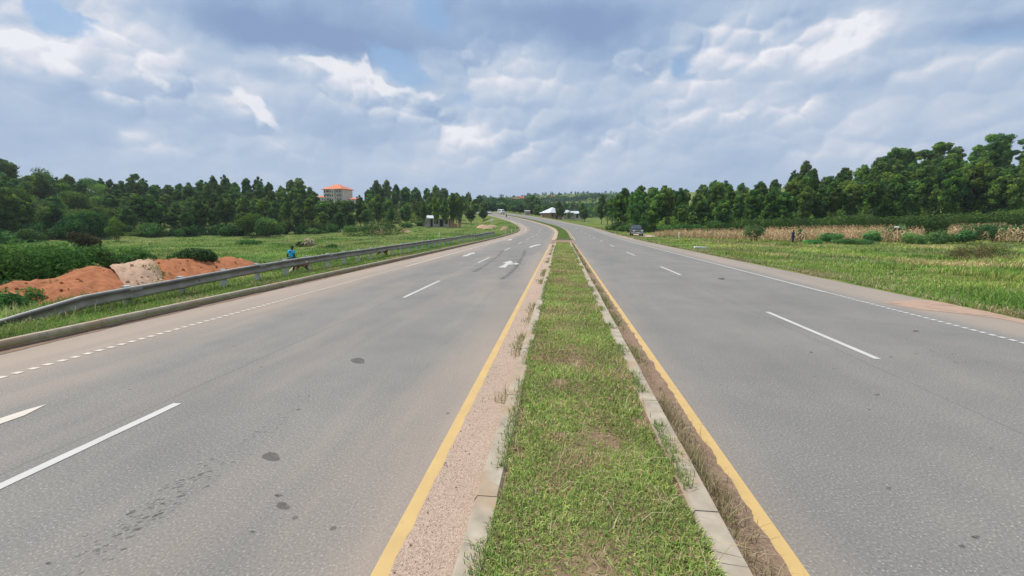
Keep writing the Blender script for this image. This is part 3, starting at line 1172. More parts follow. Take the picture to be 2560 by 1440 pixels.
def median_grass():
    r = np.random.default_rng(21)
    out = []
    for (sa, sb, dens, hh, ww) in ((0.9, 4, 9500, .055, .0066), (4, 9, 5600, .060, .0090), (9, 18, 2600, .07, .012), (18, 50, 900, .085, .024)):
        n = int((sb - sa) * 1.5 * dens)
        s = r.uniform(sa, sb, n)
        l = r.uniform(-.50, 1.04, n)
        f1 = val_noise(l, s, 2.2, 1) * .6 + val_noise(l, s, 6.0, 2) * .4
        edge = np.minimum(l + .43, .96 - l) + .09 * (val_noise(l * 0, s, 2.5, 3) - .35) + .05 * (val_noise(l * 0 + 5, s, 9, 4) - .4)
        keep = (r.random(n) < sstepn(f1, .14, .40) + .18) & (edge > 0)
        s, l, f1 = s[keep], l[keep], f1[keep]
        n = len(s)
        dn = val_noise(l, s, 1.1, 8) * .6 + val_noise(l, s, 4.5, 9) * .4
        dry = sstepn(dn, .46, .80) * .50 + .15
        c = grass_cols(n, r, dry, 1.5) * np.array([1.14, 1.0, 1.1])
        lush = val_noise(l, s, 1.7, 12)
        c *= (0.74 + .5 * lush)[:, None] * r.choice([.55, 1.0, 1.25], n, p=[.2, .5, .3])[:, None]
        p = road(s, l, 0.135)
        h = hh * r.uniform(.5, 1.5, n) * (.65 + .7 * lush)
        out.append((p, h, ww * r.uniform(.7, 1.4, n), c))
    # tufts creeping over the kerbs
    n = 16000
    s = 1 + 40 * r.random(n) ** 1.8
    side = r.random(n) < .45
    l = np.where(side, -.43 - np.abs(r.normal(0, .05, n)), .98 + np.abs(r.normal(0, .06, n)))
    keep = val_noise(l * 0 + side * 7, s, 1.7, 31) > .56
    s, l = s[keep], l[keep]
    n = len(s)
    out.append((road(s, l, .145), r.uniform(.04, .12, n), np.interp(s, [1, 40], [.006, .02]) * r.uniform(.7, 1.3, n), grass_cols(n, r, .25)))
    # long straws lying about
    n = 700
    s = 1 + 16 * r.random(n) ** 1.4
    l = r.uniform(-.4, 1.0, n)
    out.append((road(s, l, .17), r.uniform(.12, .3, n), r.uniform(.004, .008, n), STRAW[r.integers(0, 3, n)] * 1.1))
    Pn, h, w, c = [np.concatenate([o_[i] for o_ in out]) for i in range(4)]
    tag(blades("median_grass", Pn, h, w, c, M['grass'], 1.25, rs=3), "short green and straw-dry grass covering the near median", "grass", kind="stuff")
    # far median
    n = 26000
    s = GAP1 + 150 * r.random(n) ** 1.7
    l = r.uniform(-.5, 1.42, n)
    c = grass_cols(n, r, .12, 1.1)
    tag(blades("median_grass", road(s, l, .13), r.uniform(.06, .16, n), np.interp(s, [60, 200], [.04, .12]), c, M['grass'], 0.7, rs=4), "bright green grass on the far median beyond the crossing", "grass", kind="stuff")
    # weeds and dead grass in the right-hand channel
    n = 15000
    s = 1.5 + 46 * r.random(n) ** 1.35
    l = 1.2 + np.abs(r.normal(0, .085, n))
    g = val_noise(l * 0, s, 1.1, 41)
    keep = (r.random(n) < sstepn(g, .3, .6) + .08) & (l < 1.5)
    s, l, g = s[keep], l[keep], g[keep]
    n = len(s)
    near = s < 6.5
    dry = np.where(near, .93, .45)
    c = grass_cols(n, r, dry, .75)
    c[near] *= .82
    h = np.where(near, r.uniform(.08, .26, n), r.uniform(.05, .17, n))
    b = blades("channel_weeds", road(s, l, .03), h, np.interp(s, [1, 40], [.005, .022]), c, M['grass'], 1.15, rs=5)
    tag(b, "dead brown straw and green weeds in the channel right of the median", "weeds", kind="stuff")
    n = 6500
    s = 5 + 42 * r.random(n) ** 1.1
    l = -.64 - np.abs(r.normal(0, .10, n))
    g = val_noise(l * 0, s, .8, 43)
    keep = (r.random(n) < sstepn(g, .45, .7)) & (l > -1.0)
    s, l = s[keep], l[keep]
    n = len(s)
    b = blades("channel_weeds", road(s, l, .02), r.uniform(.05, .15, n), np.interp(s, [1, 40], [.006, .02]), grass_cols(n, r, .5, .85), M['grass'], 1.0, rs=6)
    tag(b, "thin weeds growing in the gravel left of the median", "weeds", kind="stuff")


median_grass()


def verge_grass():
    r = np.random.default_rng(22)
    for side in (-1, 1):
        out = []
        # close to the road
        n = 90000 if side < 0 else 70000
        s = 3 + 120 * r.random(n) ** 2.0
        if side < 0:
            l = LK - .14 - np.abs(r.normal(0, 1.0, n)) - .02
        else:
            l = RK + .02 + np.abs(r.normal(0, 1.6, n)) + .25 * (val_noise(s, s * 0, .5, 6) - .3)
        p = road(s, l)
        p[:, 2] = T(p[:, 0], p[:, 1]) - .02
        u = r.uniform(.55, 1.3, n)
        dry = sstepn(val_noise(p[:, 0], p[:, 1], .6, 51), .5, .85) * .5 + (.12 if side < 0 else .10)
        if side > 0:
            dry = dry + .4 * np.exp(-((l - RK) / .5) ** 2)
        c = grass_cols(n, r, dry, 1.3 if side > 0 else 1.15) * (0.7 + .5 * val_noise(p[:, 0], p[:, 1], 1.3, 52))[:, None]
        wv = np.maximum(.008, .0011 * np.hypot(p[:, 0], p[:, 1]))
        out.append((p, (.16 if side < 0 else .20) * u, wv * r.uniform(.7, 1.3, n), c))
        # open field, even over the picture
        n = 230000
        th = r.uniform(-.95, .12, n) if side < 0 else r.uniform(.02, .95, n)
        rr = np.exp(r.uniform(math.log(11), math.log(165), n))
        x, y = np.sin(th) * rr, np.cos(th) * rr
        s, l = to_sl(x, y)
        ok = ((l < LK - 1.0) if side < 0 else (l > RK + .6)) & (s < 300)
        if side > 0:
            ok &= ~((s > 66) & (s < 89) & (l < 15.8))
            ok &= rr < 120
        x, y, rr = x[ok], y[ok], rr[ok]
        n = len(x)
        z = T(x, y) - .03
        p = np.stack([x, y, z], -1)
        if side > 0:
            bare = val_noise(x, y, .5, 67) * .6 + val_noise(x, y, 1.6, 68) * .4
            kp = (bare < .70) | (r.random(n) < .15)
            x, y, z, rr, p = x[kp], y[kp], z[kp], rr[kp], p[kp]
            n = len(x)
        big = val_noise(x, y, .11, 61)
        mid = val_noise(x, y, .45, 62)
        dry = sstepn(big * .6 + mid * .4, .42, .72) * (.6 if side > 0 else .4) + .10
        c = grass_cols(n, r, dry, 1.5 if side > 0 else 1.2) * (.55 + .85 * mid)[:, None]
        lushp = sstepn(val_noise(x, y, .23, 66), .55, .75)[:, None]
        c *= 1 - lushp * np.array([.45, .28, .35])
        if side > 0:
            c *= np.array([1.14, 1.0, .95])
        if side < 0:
            c *= np.array([.92, 1.02, .9])
        tall = (.14 + .26 * sstepn(val_noise(x, y, .3, 63), .3, .8))
        out.append((p, tall * r.uniform(.6, 1.3, n), np.maximum(.011, .00125 * rr) * r.uniform(.6, 1.4, n), c))
        Pn, h, w, c = [np.concatenate([o_[i] for o_ in out]) for i in range(4)]
        lab = "green grass on the verge and field behind the guardrail" if side < 0 else "green and yellowing grass between the right shoulder and the maize"
        tag(blades("field_grass", Pn, h, w, c, M['grass'], 1.15, rs=7 + side), lab, "grass", kind="stuff")


verge_grass()


# ------------------------------------------------------------------ foliage builders
def leaf_cloud(centres, radii, n, size, base, rs, var=.25, aspect=.45, shell=.55, clumpvar=.25, droop=0.0):
    """n leaf quads spread through ellipsoids; returns V, Q, cols"""
    r = np.random.default_rng(rs)
    centres = np.asarray(centres, float)
    radii = np.asarray(radii, float)
    if radii.ndim == 1:
        radii = np.repeat(radii[:, None], 3, 1)
    wt = radii.prod(1) ** (2 / 3)
    k = r.choice(len(centres), n, p=wt / wt.sum())
    d = r.normal(size=(n, 3))
    d /= np.linalg.norm(d, axis=1)[:, None]
    rad = shell + (1 - shell) * r.random(n) ** .6
    rad *= r.uniform(.85, 1.12, n)
    p = centres[k] + d * radii[k] * rad[:, None]
    nn = d * .9 + r.normal(0, .6, (n, 3)) + np.array([0, 0, .25])
    nn /= np.linalg.norm(nn, axis=1)[:, None]
    t = np.cross(nn, r.normal(size=(n, 3)))
    t /= np.linalg.norm(t, axis=1)[:, None] + 1e-9
    if droop:
        t[:, 2] -= droop
        t /= np.linalg.norm(t, axis=1)[:, None]
    b = np.cross(nn, t)
    b /= np.linalg.norm(b, axis=1)[:, None] + 1e-9
    sz = size * r.uniform(.6, 1.4, n)[:, None]
    t = t * sz
    b = b * sz * aspect
    V = np.stack([p - t, p - b, p + t, p + b], 1).reshape(-1, 3)
    Q = np.arange(n * 4).reshape(-1, 4)
    base = np.atleast_2d(base)
    cc = base[r.integers(0, len(base), len(centres))] * r.uniform(1 - clumpvar, 1 + clumpvar, (len(centres), 1))
    c = cc[k] * r.uniform(1 - var, 1 + var, (n, 1))
    return V, Q, np.repeat(c, 4, 0)


EUC = np.array([(0.105, 0.195, 0.052), (0.150, 0.250, 0.052), (0.088, 0.172, 0.058), (0.190, 0.300, 0.058)])


def trunk_mesh(H, r0, seed, limbs, lean=.03, name="trunk"):
    r = random.Random(seed)
    mb = MB()
    n = 7
    pts, ra = [], []
    ax, ay = r.uniform(-lean, lean), r.uniform(-lean, lean)
    for i in range(n):
        t = i / (n - 1)
        pts.append((ax * H * t * t + r.uniform(-.02, .02) * H * .3 * t, ay * H * t * t, H * t - .3 * (i == 0)))
        ra.append(r0 * (1 - .82 * t) + (.25 * r0 if i == 0 else 0))
    mb.tube(pts, ra, 7)
    ends = []
    for (t, L_, el) in limbs:
        a = r.uniform(0, 6.28)
        i = min(int(t * (n - 1)), n - 2)
        f = t * (n - 1) - i
        b = Vector(pts[i]).lerp(Vector(pts[i + 1]), f)
        e = b + Vector((math.cos(a) * L_ * math.cos(el), math.sin(a) * L_ * math.cos(el), L_ * math.sin(el)))
        m_ = b.lerp(e, .5) + Vector((0, 0, -.06 * L_))
        rr = r0 * (1 - .82 * t) * .55
        mb.tube([b, m_, e], [rr, rr * .6, rr * .2], 5, False)
        ends.append(e)
    me = bpy.data.meshes.new(name)
    me.from_pydata(mb.V, [], mb.F)
    me.polygons.foreach_set("use_smooth", [True] * len(me.polygons))
    me.update()
    return me, ends


def euc_proto(seed, H=14.0, width=2.3, lo=.34, n=6800, kind="cone"):
    r = random.Random(seed)
    cs, rs_ = [], []
    if kind == "cone":
        lev = 12
        for i in range(lev):
            t = (i + .3) / lev
            prof = (math.sin(math.pi * min(1, (t * .80 + .12))) ** .7) * (1.0 - .12 * t)
            z = H * (lo + (1 - lo) * t)
            m_ = 2 if i == lev - 1 else (4 if i > 7 else 5)
            a0 = r.uniform(0, 6.28)
            for j in range(m_):
                a = a0 + 6.28 * j / m_ + r.uniform(-.5, .5)
                R_ = width * prof * r.uniform(.3, .92) * (.55 if i == lev - 1 else 1)
                cr_ = width * r.uniform(.22, .40) * (.55 + .45 * prof)
                cs.append((R_ * math.cos(a), R_ * math.sin(a), z + r.uniform(-.35, .35)))
                rs_.append((cr_, cr_, cr_ * r.uniform(.9, 1.35)))
    elif kind == "clumpy":
        for i in range(24):
            a = r.uniform(0, 6.28)
            t = r.random()
            z = H * (.45 + .5 * t)
            R_ = width * (1.25 - .75 * t) * r.uniform(.4, 1.1)
            cr_ = width * r.uniform(.17, .34)
            cs.append((R_ * math.cos(a), R_ * math.sin(a), z))
            rs_.append((cr_ * 1.15, cr_ * 1.15, cr_ * .75))
    elif kind == "round":
        for i in range(20):
            a = r.uniform(0, 6.28)
            t = r.random()
            z = H * (.34 + .58 * t)
            R_ = width * math.sin(math.pi * (t * .8 + .15)) * r.uniform(.2, .85)
            cr_ = width * r.uniform(.35, .5)
            cs.append((R_ * math.cos(a), R_ * math.sin(a), z))
            rs_.append((cr_, cr_, cr_ * .8))
    V, Q, c = leaf_cloud(cs, rs_, n, .25 * H / 14, EUC, seed, droop=.35, clumpvar=.3, aspect=.5)
    # a thin scatter of twigs low on the stem
    V2, Q2, c2 = leaf_cloud([(0, 0, H * .30)], [(width * .5, width * .5, H * .16)], int(n * .05), .22, EUC * .9, seed + 1)
    Q2 = Q2 + len(V)
    crown = npmesh("crown", np.vstack([V, V2]), [np.vstack([Q, Q2])], cols=np.vstack([c, c2]))
    crown.materials.append(M['leaf'])
    limbs = [(r.uniform(.35, .85), width * r.uniform(.5, .9), r.uniform(.3, .9)) for _ in range(7)]
    tm, _ = trunk_mesh(H * .96, .20 * H / 14, seed, limbs)
    tm.materials.append(M['bark'] if kind != "round" else M['darkbark'])
    return tm, crown, H, width


PRO = {
    'cone': [euc_proto(100 + i, 14, w, lo) for i, (w, lo) in enumerate([(2.2, .42), (2.5, .36), (2.0, .48), (2.7, .34), (2.3, .28), (2.0, .44)])],
    'tall': [euc_proto(120 + i, 14, w, .27, 7000) for i, w in enumerate([2.6, 3.0, 2.8])],
    'clumpy': [euc_proto(140 + i, 14, w, .4, 4200, 'clumpy') for i, w in enumerate([3.2, 3.8])],
    'round': [euc_proto(160 + i, 8, w, .3, 4500, 'round') for i, w in enumerate([2.9, 3.4, 2.6])],
}
TREES = []


def plant_tree(name, kind, x, y, top_z, label, cat, group, wk=1.0, r=random, ground=None, hmin=5):
    z0 = T1(x, y) if ground is None else ground
    h = max(hmin, top_z - z0)
    tm, cm, H, W = PRO[kind][r.randrange(len(PRO[kind]))]
    e = empty(name, (x, y, z0 - .1), r.uniform(0, 6.28))
    k = h / H
    kw = (0.45 + 0.55 * k) * .92 * wk * (max(1.0, y / 135.0) ** .55 if y < 260 else 1.2) if kind in ('cone', 'tall') else k * wk * 1.1
    e.scale = (kw, kw, k)
    tag(e, label, cat, group)
    t = bpy.data.objects.new("trunk", tm)
    C.objects.link(t)
    t.parent = e
    c = bpy.data.objects.new("crown", cm)
    C.objects.link(c)
    c.parent = e
    TREES.append(e)
    return e


def mark_x(px, Y):
    return (px - 1280) / F * (Y * math.cos(PH) + 1.0 * math.sin(PH))


LEFT_SKY = [(-120, 400), (0, 398), (45, 402), (62, 438), (95, 428), (125, 425), (165, 440), (205, 432), (255, 448), (290, 440), (330, 452), (352, 435), (378, 452), (430, 466), (465, 455), (505, 452),
            (530, 446), (560, 433), (600, 450), (640, 446), (665, 447), (690, 462), (730, 452), (757, 446), (778, 466), (795, 474), (800, 497), (820, 503), (880, 503), (893, 500), (903, 462), (918, 486), (932, 452),
            (950, 446), (975, 450), (1010, 457), (1040, 459), (1075, 464), (1105, 466), (1130, 472), (1165, 474), (1190, 476), (1208, 492), (1216, 505)]
LEFT_EDGE = [(-120, 74), (0, 82), (300, 106), (600, 114), (800, 122), (1000, 150), (1100, 166), (1200, 182)]
RIGHT_SKY = [(1535, 492), (1550, 474), (1575, 464), (1600, 470), (1640, 473), (1680, 468), (1720, 470), (1760, 458), (1780, 444), (1800, 448), (1830, 450), (1870, 448), (1900, 452), (1932, 446), (1960, 440), (1985, 412), (2000, 403), (2020, 420), (2045, 442),
             (2090, 425), (2120, 410), (2150, 412), (2175, 396), (2200, 390), (2220, 372), (2250, 378), (2300, 372), (2350, 362), (2400, 366), (2430, 350), (2470, 345), (2500, 385), (2530, 370), (2560, 350), (2680, 330)]
RIGHT_EDGE = [(1535, 108), (1640, 100), (1800, 96), (2100, 90), (2560, 84), (2680, 82)]


def landmark_left(px):
    for lim, s in ((90, "above the big shrub, far left"), (230, "above the dark green shrub"), (400, "above the pale sand heap"), (560, "above the red mound's bushy end"),
                   (690, "left of the blue-shirted child"), (790, "above the blue-shirted child"), (900, "in front of the orange-roofed block"), (1000, "right of the orange-roofed block"),
                   (1080, "left of the unfinished house"), (1160, "by the unfinished house"), (9999, "at the wood's roadside end")):
        if px < lim:
            return s


def landmark_right(px):
    for lim, s in ((1625, "behind the parked dark car"), (1740, "right of the parked car"), (1860, "behind the first maize rows"), (1960, "behind the lone sapling"), (2060, "behind the standing person"),
                   (2200, "behind the middle maize rows"), (2330, "behind the white-shirted person"), (2450, "right of the stooping person"), (9999, "behind the brown brush heap")):
        if px < lim:
            return s


def woods():
    r = random.Random(11)
    ls = np.array(LEFT_SKY, float)
    le = np.array(LEFT_EDGE, float)
    rows = [(1.0, .54, 33), (1.14, .70, 30), (1.30, .86, 27), (1.50, 1.0, 25)]
    rname = ["in the front row", "in the second row", "in the third row", "on the skyline"]
    n = 0
    for ri, (kd, fr, sp) in enumerate(rows):
        px = -110 + r.uniform(0, 20)
        while px < 1214:
            Y = np.interp(px, le[:, 0], le[:, 1]) * kd * r.uniform(.965, 1.035)
            sky = np.interp(px, ls[:, 0], ls[:, 1])
            X = mark_x(px, Y)
            base = HZ + (CH - T1(X, Y)) / Y * F
            if ri == 0:
                top = 585 + (sky - 585) * (fr + (.10 if px > 650 else 0) + r.uniform(-.16, .14))
            elif ri < 3:
                top = 585 + (sky - 585) * (fr + r.uniform(-.08, .07))
            else:
                top = sky + r.uniform(-4, 9)
            if 795 < px < 902:
                top = max(top, 501 + r.uniform(0, 8))
                if ri == 3:
                    px += sp
                    continue
                if ri == 2:
                    top = 494 + r.uniform(0, 9)
                if ri == 1:
                    top = 500 + r.uniform(0, 12)
            zt = P(px, top, Y)[2]
            size = zt - T1(X, Y)
            sz = "tall" if size > 14.5 else ("slim mid-height" if size > 10.5 else "short")
            kind = 'cone' if (px > 260 or r.random() < .5) else 'round'
            if px < 100 and ri == 3:
                kind = 'clumpy'
            if kind == 'round':
                lab, nm, cat = f"{sz if sz != 'slim mid-height' else 'mid-height'} round-crowned tree {rname[ri]}, {landmark_left(px)}", "broadleaf_tree", "tree"
            else:
                lab, nm, cat = f"{sz} eucalyptus {rname[ri]}, {landmark_left(px)}", "eucalyptus_tree", "tree"
            wk = r.uniform(.85, 1.15) * (1.15 if size < 10 else (0.92 if size > 15 else 1.0)) * (.9 if kind == 'clumpy' else 1)
            plant_tree(nm, kind, X, Y, zt, lab, cat, "trees of the wood behind the guardrail", wk, r)
            n += 1
            px += sp * r.uniform(.75, 1.25) * (1 if px > 600 else 1.12)
    rs_ = np.array(RIGHT_SKY, float)
    re = np.array(RIGHT_EDGE, float)
    rows = [(1.0, .72, 40), (1.14, .82, 38), (1.30, .92, 36), (1.52, 1.0, 34)]
    for ri, (kd, fr, sp) in enumerate(rows):
        px = 1545 + r.uniform(0, 14) + (ri * 4)
        while px < 2680:
            Y = np.interp(px, re[:, 0], re[:, 1]) * kd * r.uniform(.97, 1.03)
            sky = np.interp(px, rs_[:, 0], rs_[:, 1])
            X = mark_x(px, Y)
            f2 = fr
            if px < 1700:
                f2 = min(1, fr + .25)
            top = 575 + (sky - 575) * (f2 + r.uniform(-.12, .08)) if ri < 3 else sky + r.uniform(-3, 8)
            zt = P(px, top, Y)[2]
            size = zt - T1(X, Y)
            sz = "tall" if size > 15.5 else ("mid-height" if size > 11 else "short")
            kind = 'tall' if (ri < 3 and r.random() < (.25, .6, .5)[ri]) else 'cone'
            if ri == 3 and px > 2190 and r.random() < .28:
                kind = 'clumpy'
            form = "clump-crowned" if kind == 'clumpy' else ("leafy" if kind == 'tall' else "bare-stemmed")
            lab = f"{sz} {form} eucalyptus {rname[ri]}, {landmark_right(px)}"
            plant_tree("eucalyptus_tree", kind, X, Y, zt, lab, "tree", "trees of the wood behind the maize", r.uniform(.9, 1.2) * (.9 if size > 17 else 1), r)
            n += 1
            px += sp * r.uniform(.75, 1.25) * (1 + (px - 1540) / 3500)
    return n


NT = woods()


def wood_interior():
    """the shaded mass of leaves that closes the gaps between the stems"""
    r = np.random.default_rng(19)
    for nm, sky, edge, x0, x1, n, lab in (("left", LEFT_SKY, LEFT_EDGE, -120, 1212, 900, "dense leaves filling the inside of the left wood"), ("right", RIGHT_SKY, RIGHT_EDGE, 1560, 2690, 800, "dense leaves filling the inside of the right wood")):
        sk, ed = np.array(sky, float), np.array(edge, float)
        px = r.uniform(x0, x1, n)
        kd = r.uniform(1.07, 1.48, n)
        Y = np.interp(px, ed[:, 0], ed[:, 1]) * kd
        X = (px - 1280) / F * (Y * math.cos(PH) + math.sin(PH))
        g = T(X, Y)
        st = np.interp(px, sk[:, 0], sk[:, 1])
        st = np.where((px > 790) & (px < 905), 508, st)
        fr = np.interp(kd, [1.07, 1.48], [.45, .80])
        tp = 585 + (st - 585) * fr
        zt = np.array([P(a, b, c)[2] for a, b, c in zip(px, tp, Y)])
        u = r.uniform(.12, 1, n)
        z = g + (zt - g) * u * .86
        rad = r.uniform(1.0, 1.9, n)
        ok = (zt - g > 3) & ~((px > 1040) & (px < 1165) & (kd < 1.2))
        V, Q, c = leaf_cloud(np.column_stack([X, Y, z])[ok], np.column_stack([rad, rad, rad * 1.2])[ok], 70000, .34, EUC * .95, 55, droop=.3, clumpvar=.25, aspect=.5)
        o = link("wood_interior", npmesh("wood_interior", V, [Q], cols=c), M['leaf'])
        tag(o, lab, "woodland", kind="stuff")


wood_interior()
print("wood trees", NT)

# emergent trees of the right skyline
for px, top, Y, wk, lab in ((2215, 366, 128, 1.1, "spreading clumpy-crowned tree above the wood, left of the highest crowns"), (2462, 328, 122, 1.0, "tallest clumpy-crowned tree on the right skyline"),
                            (2556, 320, 118, 1.1, "layered clumpy-crowned tree topping the skyline at the right side"), (2330, 350, 125, 1.1, "broad clumpy-crowned tree on the skyline above the stooping person"),
                            (2000, 402, 106, .95, "pointed dense eucalyptus standing above its neighbours, over the standing person")):
    X = mark_x(px, Y)
    plant_tree("emergent_tree" if px != 2000 else "eucalyptus_tree", 'clumpy' if px != 2000 else 'tall', X, Y, P(px, top, Y)[2], lab, "tree", None, wk * .8 if px != 2000 else wk * .8)
for px, top, Y, kind, lab, wk in ((25, 394, 140, 'clumpy', "umbrella-crowned tree on the left skyline, leftmost", 1.0), (118, 424, 150, 'round', "dark domed tree on the left skyline, second from left", .8),
                                  (352, 432, 190, 'clumpy', "small umbrella-crowned tree on the skyline above the sand patch", .75)):
    X = mark_x(px, Y)
    plant_tree("broadleaf_tree", kind, X, Y, P(px, top, Y)[2], lab, "tree", None, wk)


# ------------------------------------------------------------------ guardrail
def proj(p):
    c, s = math.cos(PH), math.sin(PH)
    dx, dy, dz = p[0], p[1], p[2] - CH
    dep = dy * c - dz * s
    v = dy * s + dz * c
    return 1280 + F * dx / dep, 720 - F * v / dep


def s_at(l, px, lo, hi, dz=0.0):
    ss = np.arange(lo, hi, 0.25)
    b = min(ss, key=lambda q: abs(proj(road(q, l, dz))[0] - px))
    return float(b)


M['steel'] = plain("galvanised_steel", (0.25, 0.245, 0.235), 0.55, 0.1, 0.2, 2.5, 0.1, 0.4, dirt=(0.15, 0.13, 0.11))
m_, nt, N, L, B = newmat("galvanised_beam_painted_shade")  # beam metal; its light and shade are painted in the colour attribute
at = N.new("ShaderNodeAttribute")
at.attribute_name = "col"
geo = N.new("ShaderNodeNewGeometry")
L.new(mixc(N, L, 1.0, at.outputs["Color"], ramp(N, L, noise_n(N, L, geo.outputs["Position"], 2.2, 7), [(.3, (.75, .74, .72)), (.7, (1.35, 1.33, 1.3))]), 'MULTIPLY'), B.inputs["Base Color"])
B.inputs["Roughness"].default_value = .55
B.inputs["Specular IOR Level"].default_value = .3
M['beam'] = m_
M['post'] = plain("grey_post", (0.50, 0.51, 0.50), 0.75, 0.0, 0.15, 4, 0.1)
RL = -10.95


def guardrail():
    zt = lambda s: np.interp(s, [7.8, 8.8, 11.8, 14.3, 16.8, 36.8, 73, 90], [.54, .57, .66, .73, .78, .85, .90, .9])
    s_end = s_at(RL, 1236, 60, 95, .9)
    e = empty("guardrail", road(10, RL, 0.1))
    tag(e, "long weathered steel guardrail on short grey posts along the left verge", "guardrail")
    org = np.array(e.location)
    prof = [(-.05, .15), (0, .16), (.035, .15), (.075, .115), (.08, .07), (.025, .02), (.02, 0), (.025, -.02), (.08, -.07), (.075, -.115), (.035, -.15), (0, -.155)]
    ss = np.concatenate([np.arange(8.7, s_end, 0.8), [s_end]])
    pts = [road(s, RL, 0) + np.array([0, 0, zt(s) - .155 + .012 * wob(np.array([s]), .9, 8)[0]]) for s in ss]
    # buckled stretch far down the rail
    for i, s in enumerate(ss):
        if 46 < s < 62:
            pts[i][2] += .05 * math.sin((s - 46) / 16 * 6.28)
    heads = [(-.35, RL - .10, .45), (-1.0, RL - .30, .30), (-2.2, RL - .62, .02)]
    pts = [road(8.7 + a, l, 0) + np.array([0, 0, z - .12]) for a, l, z in heads][::-1] + pts
    V, Q = [], []
    n = len(prof)
    for i, p in enumerate(pts):
        a, b = pts[max(i - 1, 0)], pts[min(i + 1, len(pts) - 1)]
        d = (b - a)
        d /= np.linalg.norm(d)
        nr = np.array([d[1], -d[0], 0])
        nr /= np.linalg.norm(nr)
        for (o, z) in prof:
            V.append(p - org + nr * o + np.array([0, 0, z]))
        if i:
            q = (i - 1) * n
            Q += [(q + k_, q + k_ + 1, q + n + k_ + 1, q + n + k_) for k_ in range(n - 1)]
    pc = np.array([(.44, .45, .44)] * 2 + [(.20, .195, .18)] + [(.10, .093, .083)] * 2 + [(.24, .222, .195)] * (n - 7) + [(.20, .185, .16)] + [(.10, .09, .08)])  # sunlit top lip, shaded face and dark fold painted into the profile colours
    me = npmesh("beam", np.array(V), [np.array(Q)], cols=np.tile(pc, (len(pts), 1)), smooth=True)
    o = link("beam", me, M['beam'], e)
    sm = o.modifiers.new("thick", 'SOLIDIFY')
    sm.thickness = 0.006
    # turned-out end cap
    mb = MB()
    p = pts[-1] - org
    mb.tube([(p[0] + .03, p[1], p[2] + .14), (p[0] - .02, p[1] + .3, p[2] + .13), (p[0] - .16, p[1] + .38, p[2] + .12)], .02, 6)
    mb.box((p[0] - .02, p[1] + .18, p[2]), (.03, .36, .30), .15)
    mb.build("end_cap", M['steel'], e)
    s = 9.85
    while s < s_end:
        b = road(s, RL - .10, 0)
        g = T1(b[0], b[1])
        top = b[2] + zt(s) + .035
        mb = MB()
        mb.box((b[0] - org[0], b[1] - org[1], (top + g - .3) / 2 - org[2]), (.12, .15, top - g + .3), -TA)
        mb.box((b[0] - org[0] + .075, b[1] - org[1], top - .17 - org[2]), (.06, .11, .2), -TA)
        mb.build("post", M['post'], e)
        s += 1.62
    s = 12.0
    mb = MB()
    while s < s_end:
        b = road(s, RL + .05, 0)
        mb.tube([(b[0] - org[0] - .03, b[1] - org[1], b[2] + zt(s) - .155 - org[2]), (b[0] - org[0] + .012, b[1] - org[1], b[2] + zt(s) - .155 - org[2])], .018, 6)
        s += 1.62
    mb.build("bolts", M['steel'], e)
    s = 9.85
    while s < s_end - 4:
        p = road(s + .1, RL + .078, 0) - org
        zc = zt(s) - .155
        for dz_ in (.092, -.092):
            MB().box((p[0], p[1], p[2] + zc + dz_), (.016, .34, .055), -TA).build("splice_plate", M['steel'], e)
        s += 4.86


guardrail()


